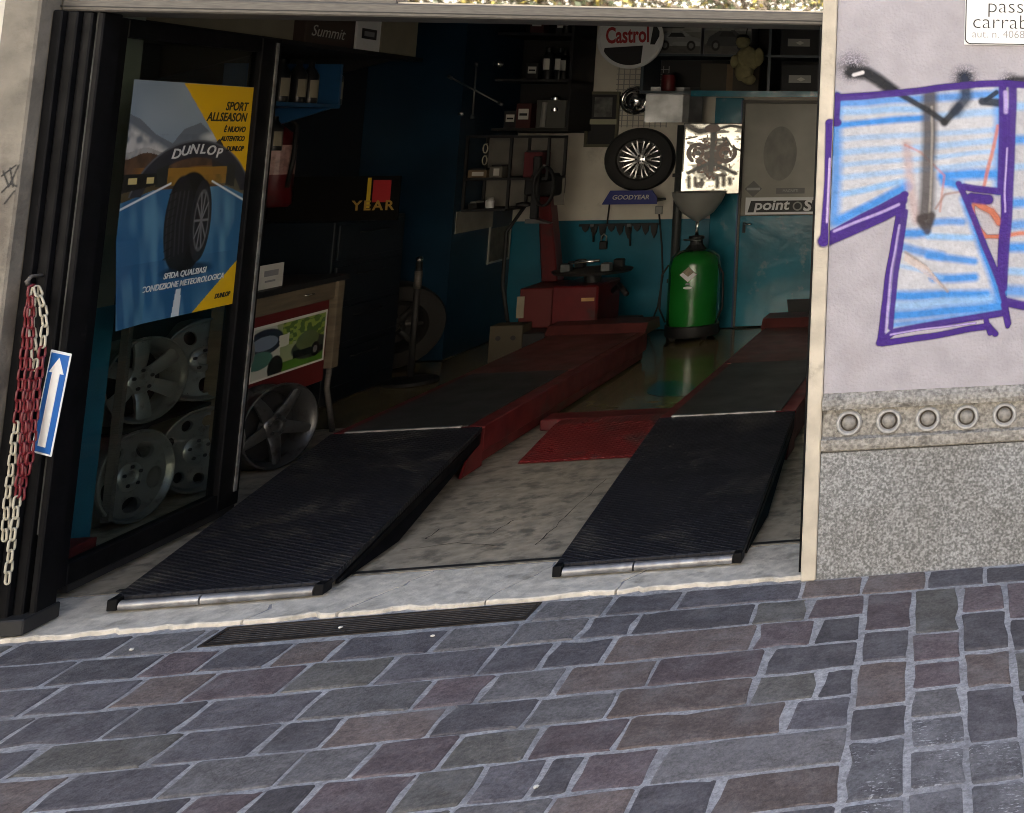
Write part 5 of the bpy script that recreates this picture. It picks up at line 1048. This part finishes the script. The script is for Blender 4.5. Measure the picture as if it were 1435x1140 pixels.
obj('ring_mark', ring(B(), [(.04*math.cos(a), .04*math.sin(a)) for a in [2*math.pi*k/20 for k in range(20)]], [(.028*math.cos(a), .028*math.sin(a)) for a in [2*math.pi*k/20 for k in range(20)]], -.0012, 0), M_grey_plastic, bd, loc=(-1.655+1.75, -.0108, 1.035))
bs = thing('blue_door_post', 'glossy teal post panel between green tank and back door', 'panel', (-2.24, 9.88, 0))
obj('panel', bx(-2.38, -2.15, 9.88, 9.913, 0, 1.99, bev=.004), M_blue_gloss, bs, world=True); obj('edge_bead', bx(-2.163, -2.152, 9.872, 9.88, 0, 1.97), M_blue_shelf, bs, world=True)
dp = thing('drain_pipe', 'dark vertical pipe on the wall left of the green tank', 'pipe', (-2.64, 9.85, 0)); obj('pipe', tube(B(), [(-2.645, 9.88, 0), (-2.645, 9.88, 1.75)], .035, 14), mat('pipe_grey', (.05, .055, .055), .5), dp, world=True)
for z in (.4, 1.3): obj('clip', bx(-2.69, -2.60, 9.84, 9.914, z, z+.03), M_black2, dp, world=True)

# ------------------------------------------------------------------ shelf cupboard over the back door
cu_ = thing('door_top_shelf', 'dark open shelf unit above the back door', 'shelf', (-2.1, 9.7, 2.03))
for z in (2.03, 2.345, 2.70): obj('board', bx(-2.86, -1.30, 9.42, 9.912, z-.02, z), mat('shelf_edge_blue', (.045, .065, .08), .35), cu_, world=True)
obj('lower_lip', bx(-2.46, -1.30, 9.40, 9.419, 1.985, 2.035), M_blue_gloss, cu_, world=True)
for x in (-2.86, -1.86, -1.31): obj('upright', bx(x-.011, x+.011, 9.44, 9.912, 2.0305, 2.68), MATS['shelf_edge_blue'], cu_, world=True)
obj('back_board', bx(-2.85, -1.31, 9.905, 9.914, 2.03, 2.7), M_black2, cu_, world=True)
def boxpic(X, Y, wd, h, k):
    u, v = X/wd, Y/h; I = Ink(u, v, lin(120, 120, 116)); n = vnoise(u, v, 9, 20+k)
    I.over((v > .72)*.8, lin(160, 160, 156)); I.over((v < .3)*.7, lin(70, 68, 62)); I.poly([(.04, .3), (.1, .52), (.3, .72), (.62, .74), (.8, .55), (.98, .5), (.98, .25), (.04, .25)], lin((150, 60)[k], (152, 62)[k], (152, 64)[k])); I.poly([(.3, .55), (.36, .68), (.58, .69), (.66, .55)], lin(28, 30, 34))
    for c in (.24, .78): I.disc((c, .26), .09, .17, lin(18, 18, 20)); I.disc((c, .26), .05, .09, lin(120, 120, 120))
    I.stroke([(.1, .86), (.6, .88)], .06, lin(40, 40, 40), .5); I.over((n > .6)*.25, lin(40, 40, 40)); return I.c
for k, (x0, x1, z0, z1, lb) in enumerate(((-2.80, -2.42, 2.345, 2.60, 'grey picture box with a white car on the top shelf nearer the round sign'), (-2.40, -2.02, 2.345, 2.62, 'grey picture box with a dark car on the top shelf beside the yellow figure'))):
    t = thing('model_box', lb, 'box', ((x0+x1)/2, 9.6, z0)); obj('carton', bx(x0, x1, 9.47, 9.72, z0, z1, bev=.003), M_inkgrey, t, world=True)
    painted('print', x1-x0-.012, z1-z0-.012, .005, lambda X, Y: boxpic(X, Y, x1-x0, z1-z0, k), M_print, t, Vector((x0+.006, 9.4692, z0+.006))-t.location, FACE_MY, drop=False)
for x0, z0, lb in ((-1.78, 2.345, 'black box file with a silver label on the upper right shelf'), (-1.76, 2.03, 'black box file with a silver label on the lower right shelf')):
    t = thing('box_file', lb, 'box', (x0+.15, 9.6, z0)); obj('case', bx(x0, x0+.42, 9.46, 9.8, z0, z0+.24, bev=.004), M_black2, t, world=True)
    obj('label', bx(x0+.06, x0+.24, 9.458, 9.46, z0+.08, z0+.145), M_grey_plastic, t, world=True); obj('emblem', prism(B(), diamond(x0+.16, z0+.11, .035, .018), 'y', 9.4568, 9.458), M_paper, t, world=True)
t = thing('brown_carton', 'dull brown carton on the lower shelf behind the yellow figure', 'box', (-2.2, 9.65, 2.03)); obj('carton', bx(-2.42, -1.95, 9.5, 9.8, 2.03, 2.27, bev=.004), mat('umber_card', (.07, .06, .045), .8), t, world=True); obj('tape', bx(-2.21, -2.16, 9.4985, 9.5, 2.035, 2.265), M_card, t, world=True)
t = thing('red_tin', 'small dark red round tin on the lower shelf above the steel sheet', 'tin', (-2.68, 9.55, 2.03)); auto_smooth(obj('tin_body', lathe(B(), [(.05, 0), (.055, .01), (.055, .13), (.05, .14)], 20), mat('tin_red', (.14, .012, .014), .45), t)); obj('lid', lathe(B(), [(.05, .14), (.05, .155), (.02, .157)], 20), M_black2, t)
dl = thing('yellow_figure', 'small yellow cloth figure hanging on the front of the top shelf', 'soft toy', (-2.02, 9.36, 2.10))
bm = B()
def blob(c, rx, ry, rz):
    r0 = bmesh.ops.create_icosphere(bm, subdivisions=2, radius=1)
    for v in r0['verts']:
        j = 1+rnd.uniform(-.05, .05); v.co = Vector((c[0]+v.co.x*rx*j, c[1]+v.co.y*ry*j, c[2]+v.co.z*rz*j))
for q in (((0, 0, .20), .10, .06, .115), ((-.02, -.01, .10), .08, .055, .09), ((.09, -.01, .22), .045, .04, .08), ((-.09, -.02, .18), .04, .04, .06), ((.02, -.01, .03), .055, .045, .05)): blob(*q)
auto_smooth(obj('body', bm, M_doll, dl), 80); bm = B(); blob((-.04, -.01, .345), .06, .05, .055); auto_smooth(obj('head', bm, M_doll, dl), 80); bm = B(); blob((-.045, 0, .385), .052, .048, .03); auto_smooth(obj('cap', bm, M_black2, dl), 80)
obj('cord', rod((-.03, .02, .36), (-.01, .06, .59), .004), M_black2, dl)

# ------------------------------------------------------------------ trees across the road (the glass and the chrome mirror them)
def tree_mesh(seed, h, cr_):
    q = random.Random(seed); b = B(); top = h*.62
    tube(b, [(0, 0, -.2), (.05, .03, h*.18), (-.05, .02, h*.36), (.04, -.05, top)], [.20, .16, .13, .07], 9)
    ends = []
    for k in range(11):
        a = k*2.4+q.uniform(-.3, .3); z0 = h*q.uniform(.40, .60); L = cr_*q.uniform(.55, .98); p0 = Vector((0, 0, z0)); p2 = Vector((math.cos(a)*L, math.sin(a)*L, z0+L*q.uniform(.35, .9))); p1 = p0.lerp(p2, .5)+Vector((0, 0, .15))
        tube(b, [p0, p1, p2], [.07, .045, .018], 6); ends += [p1, p2, p0.lerp(p2, .75)]
        for _ in range(4):
            s = p1.lerp(p2, q.uniform(0, 1)); e = s+Vector((q.uniform(-1, 1), q.uniform(-1, 1), q.uniform(-.2, .9)))*cr_*.32; tube(b, [s, e], [.018, .006], 4); ends.append(e)
    me1 = bpy.data.meshes.new('trunk'); b.to_mesh(me1); b.free(); me1.materials.append(mat('bark', (.09, .07, .05), .9, var=.4, vscale=14, bump=.5, bscale=30))
    V, F, mi = [], [], []
    for e in ends:
        for _ in range(80):
            c = e+Vector((q.gauss(0, .30), q.gauss(0, .30), q.gauss(0, .24))); n = Vector((q.gauss(0, 1), q.gauss(0, 1), q.gauss(0, 1)+.5)).normalized(); u = n.orthogonal().normalized()*q.uniform(.03, .065); v = n.cross(u)*.7
            i = len(V); V += [tuple(c+u), tuple(c+v), tuple(c-u), tuple(c-v)]; F.append((i, i+1, i+2, i+3)); mi.append(q.choices((0, 1, 2), (5, 2, 3))[0])
    me2 = bpy.data.meshes.new('crown'); me2.from_pydata(V, [], F)
    for n_, c in (('leaf_green', (.035, .045, .018)), ('leaf_yellow', (.20, .16, .03)), ('leaf_brown', (.05, .032, .016))): me2.materials.append(mat(n_, c, .6))
    me2.polygons.foreach_set('material_index', mi); return me1, me2
TM = [tree_mesh(3, 7.0, 2.5), tree_mesh(8, 6.2, 2.2)]
M_house = mat('house_render', (.72, .69, .62), .85, var=.1, vscale=1.5, bump=.2, bscale=30)
M_shutter = mat('window_dark', (.05, .06, .06), .15)
for x0, x1, h, lb in ((-26, -9.2, 9.0, 'long pale house added across the road to bounce sunlight, with two rows of windows'), (-9.0, 2.5, 10.5, 'taller pale house added across the road to bounce sunlight opposite the garage'), (2.7, 18, 9.2, 'buff coloured house added across the road to bounce sunlight at the far right')):
    hs_ = thing('added_house', lb, 'house', ((x0+x1)/2, -13.5, 0))  # unseen houses, added to bounce sunlight onto the facade and into the garage
    obj('wall', bx(x0, x1, -21, -13.5, -.2, h), M_house if x0 < 0 else mat('dark_brick', (.56, .49, .41), .9, var=.4, vscale=20), hs_, world=True); obj('roof', prism(B(), [(-21.4, h), (-13.1, h), (-17.2, h+2)], 'x', x0-.2, x1+.2), mat('roof_tiles', (.22, .10, .06), .8, var=.3), hs_, world=True)
    n = int((x1-x0)/2.9)
    for i in range(n):
        for zz in (4.6, 7.4):
            xx = x0+(x1-x0)*(i+.5)/n; wv = obj('window', bx(xx-.45, xx+.45, -13.52, -13.46, zz, zz+1.3), M_shutter, hs_, world=True)
            obj('sill', bx(xx-.6, xx+.6, -13.5, -13.36, zz-.1, zz-.02), M_cream, hs_, world=True)
for k, (x, y, z, s) in enumerate(((-9.4, -8.6, 60, .95), (-6.6, -9.6, 130, 1.05), (-3.6, -8.8, 200, .95), (3.4, -9.4, 250, 1.0))):
    me1, me2 = TM[k % 2]; t = thing('street_tree', ('autumn tree across the road, nearest the left end of the houses', 'larger autumn tree across the road, second from the left', 'autumn tree across the road mirrored in the middle of the transom', 'autumn tree across the road, alone at the right')[k], 'tree', (x, y, -.1), (0, 0, R(z)), 'trees across the road'); t.scale = (s, s, s)
    for nm, me in (('trunk', me1), ('crown', me2)):
        o = bpy.data.objects.new(nm, me); COL.objects.link(o); o.parent = t
print('stones', n_stones, 'objects', len(S.objects))
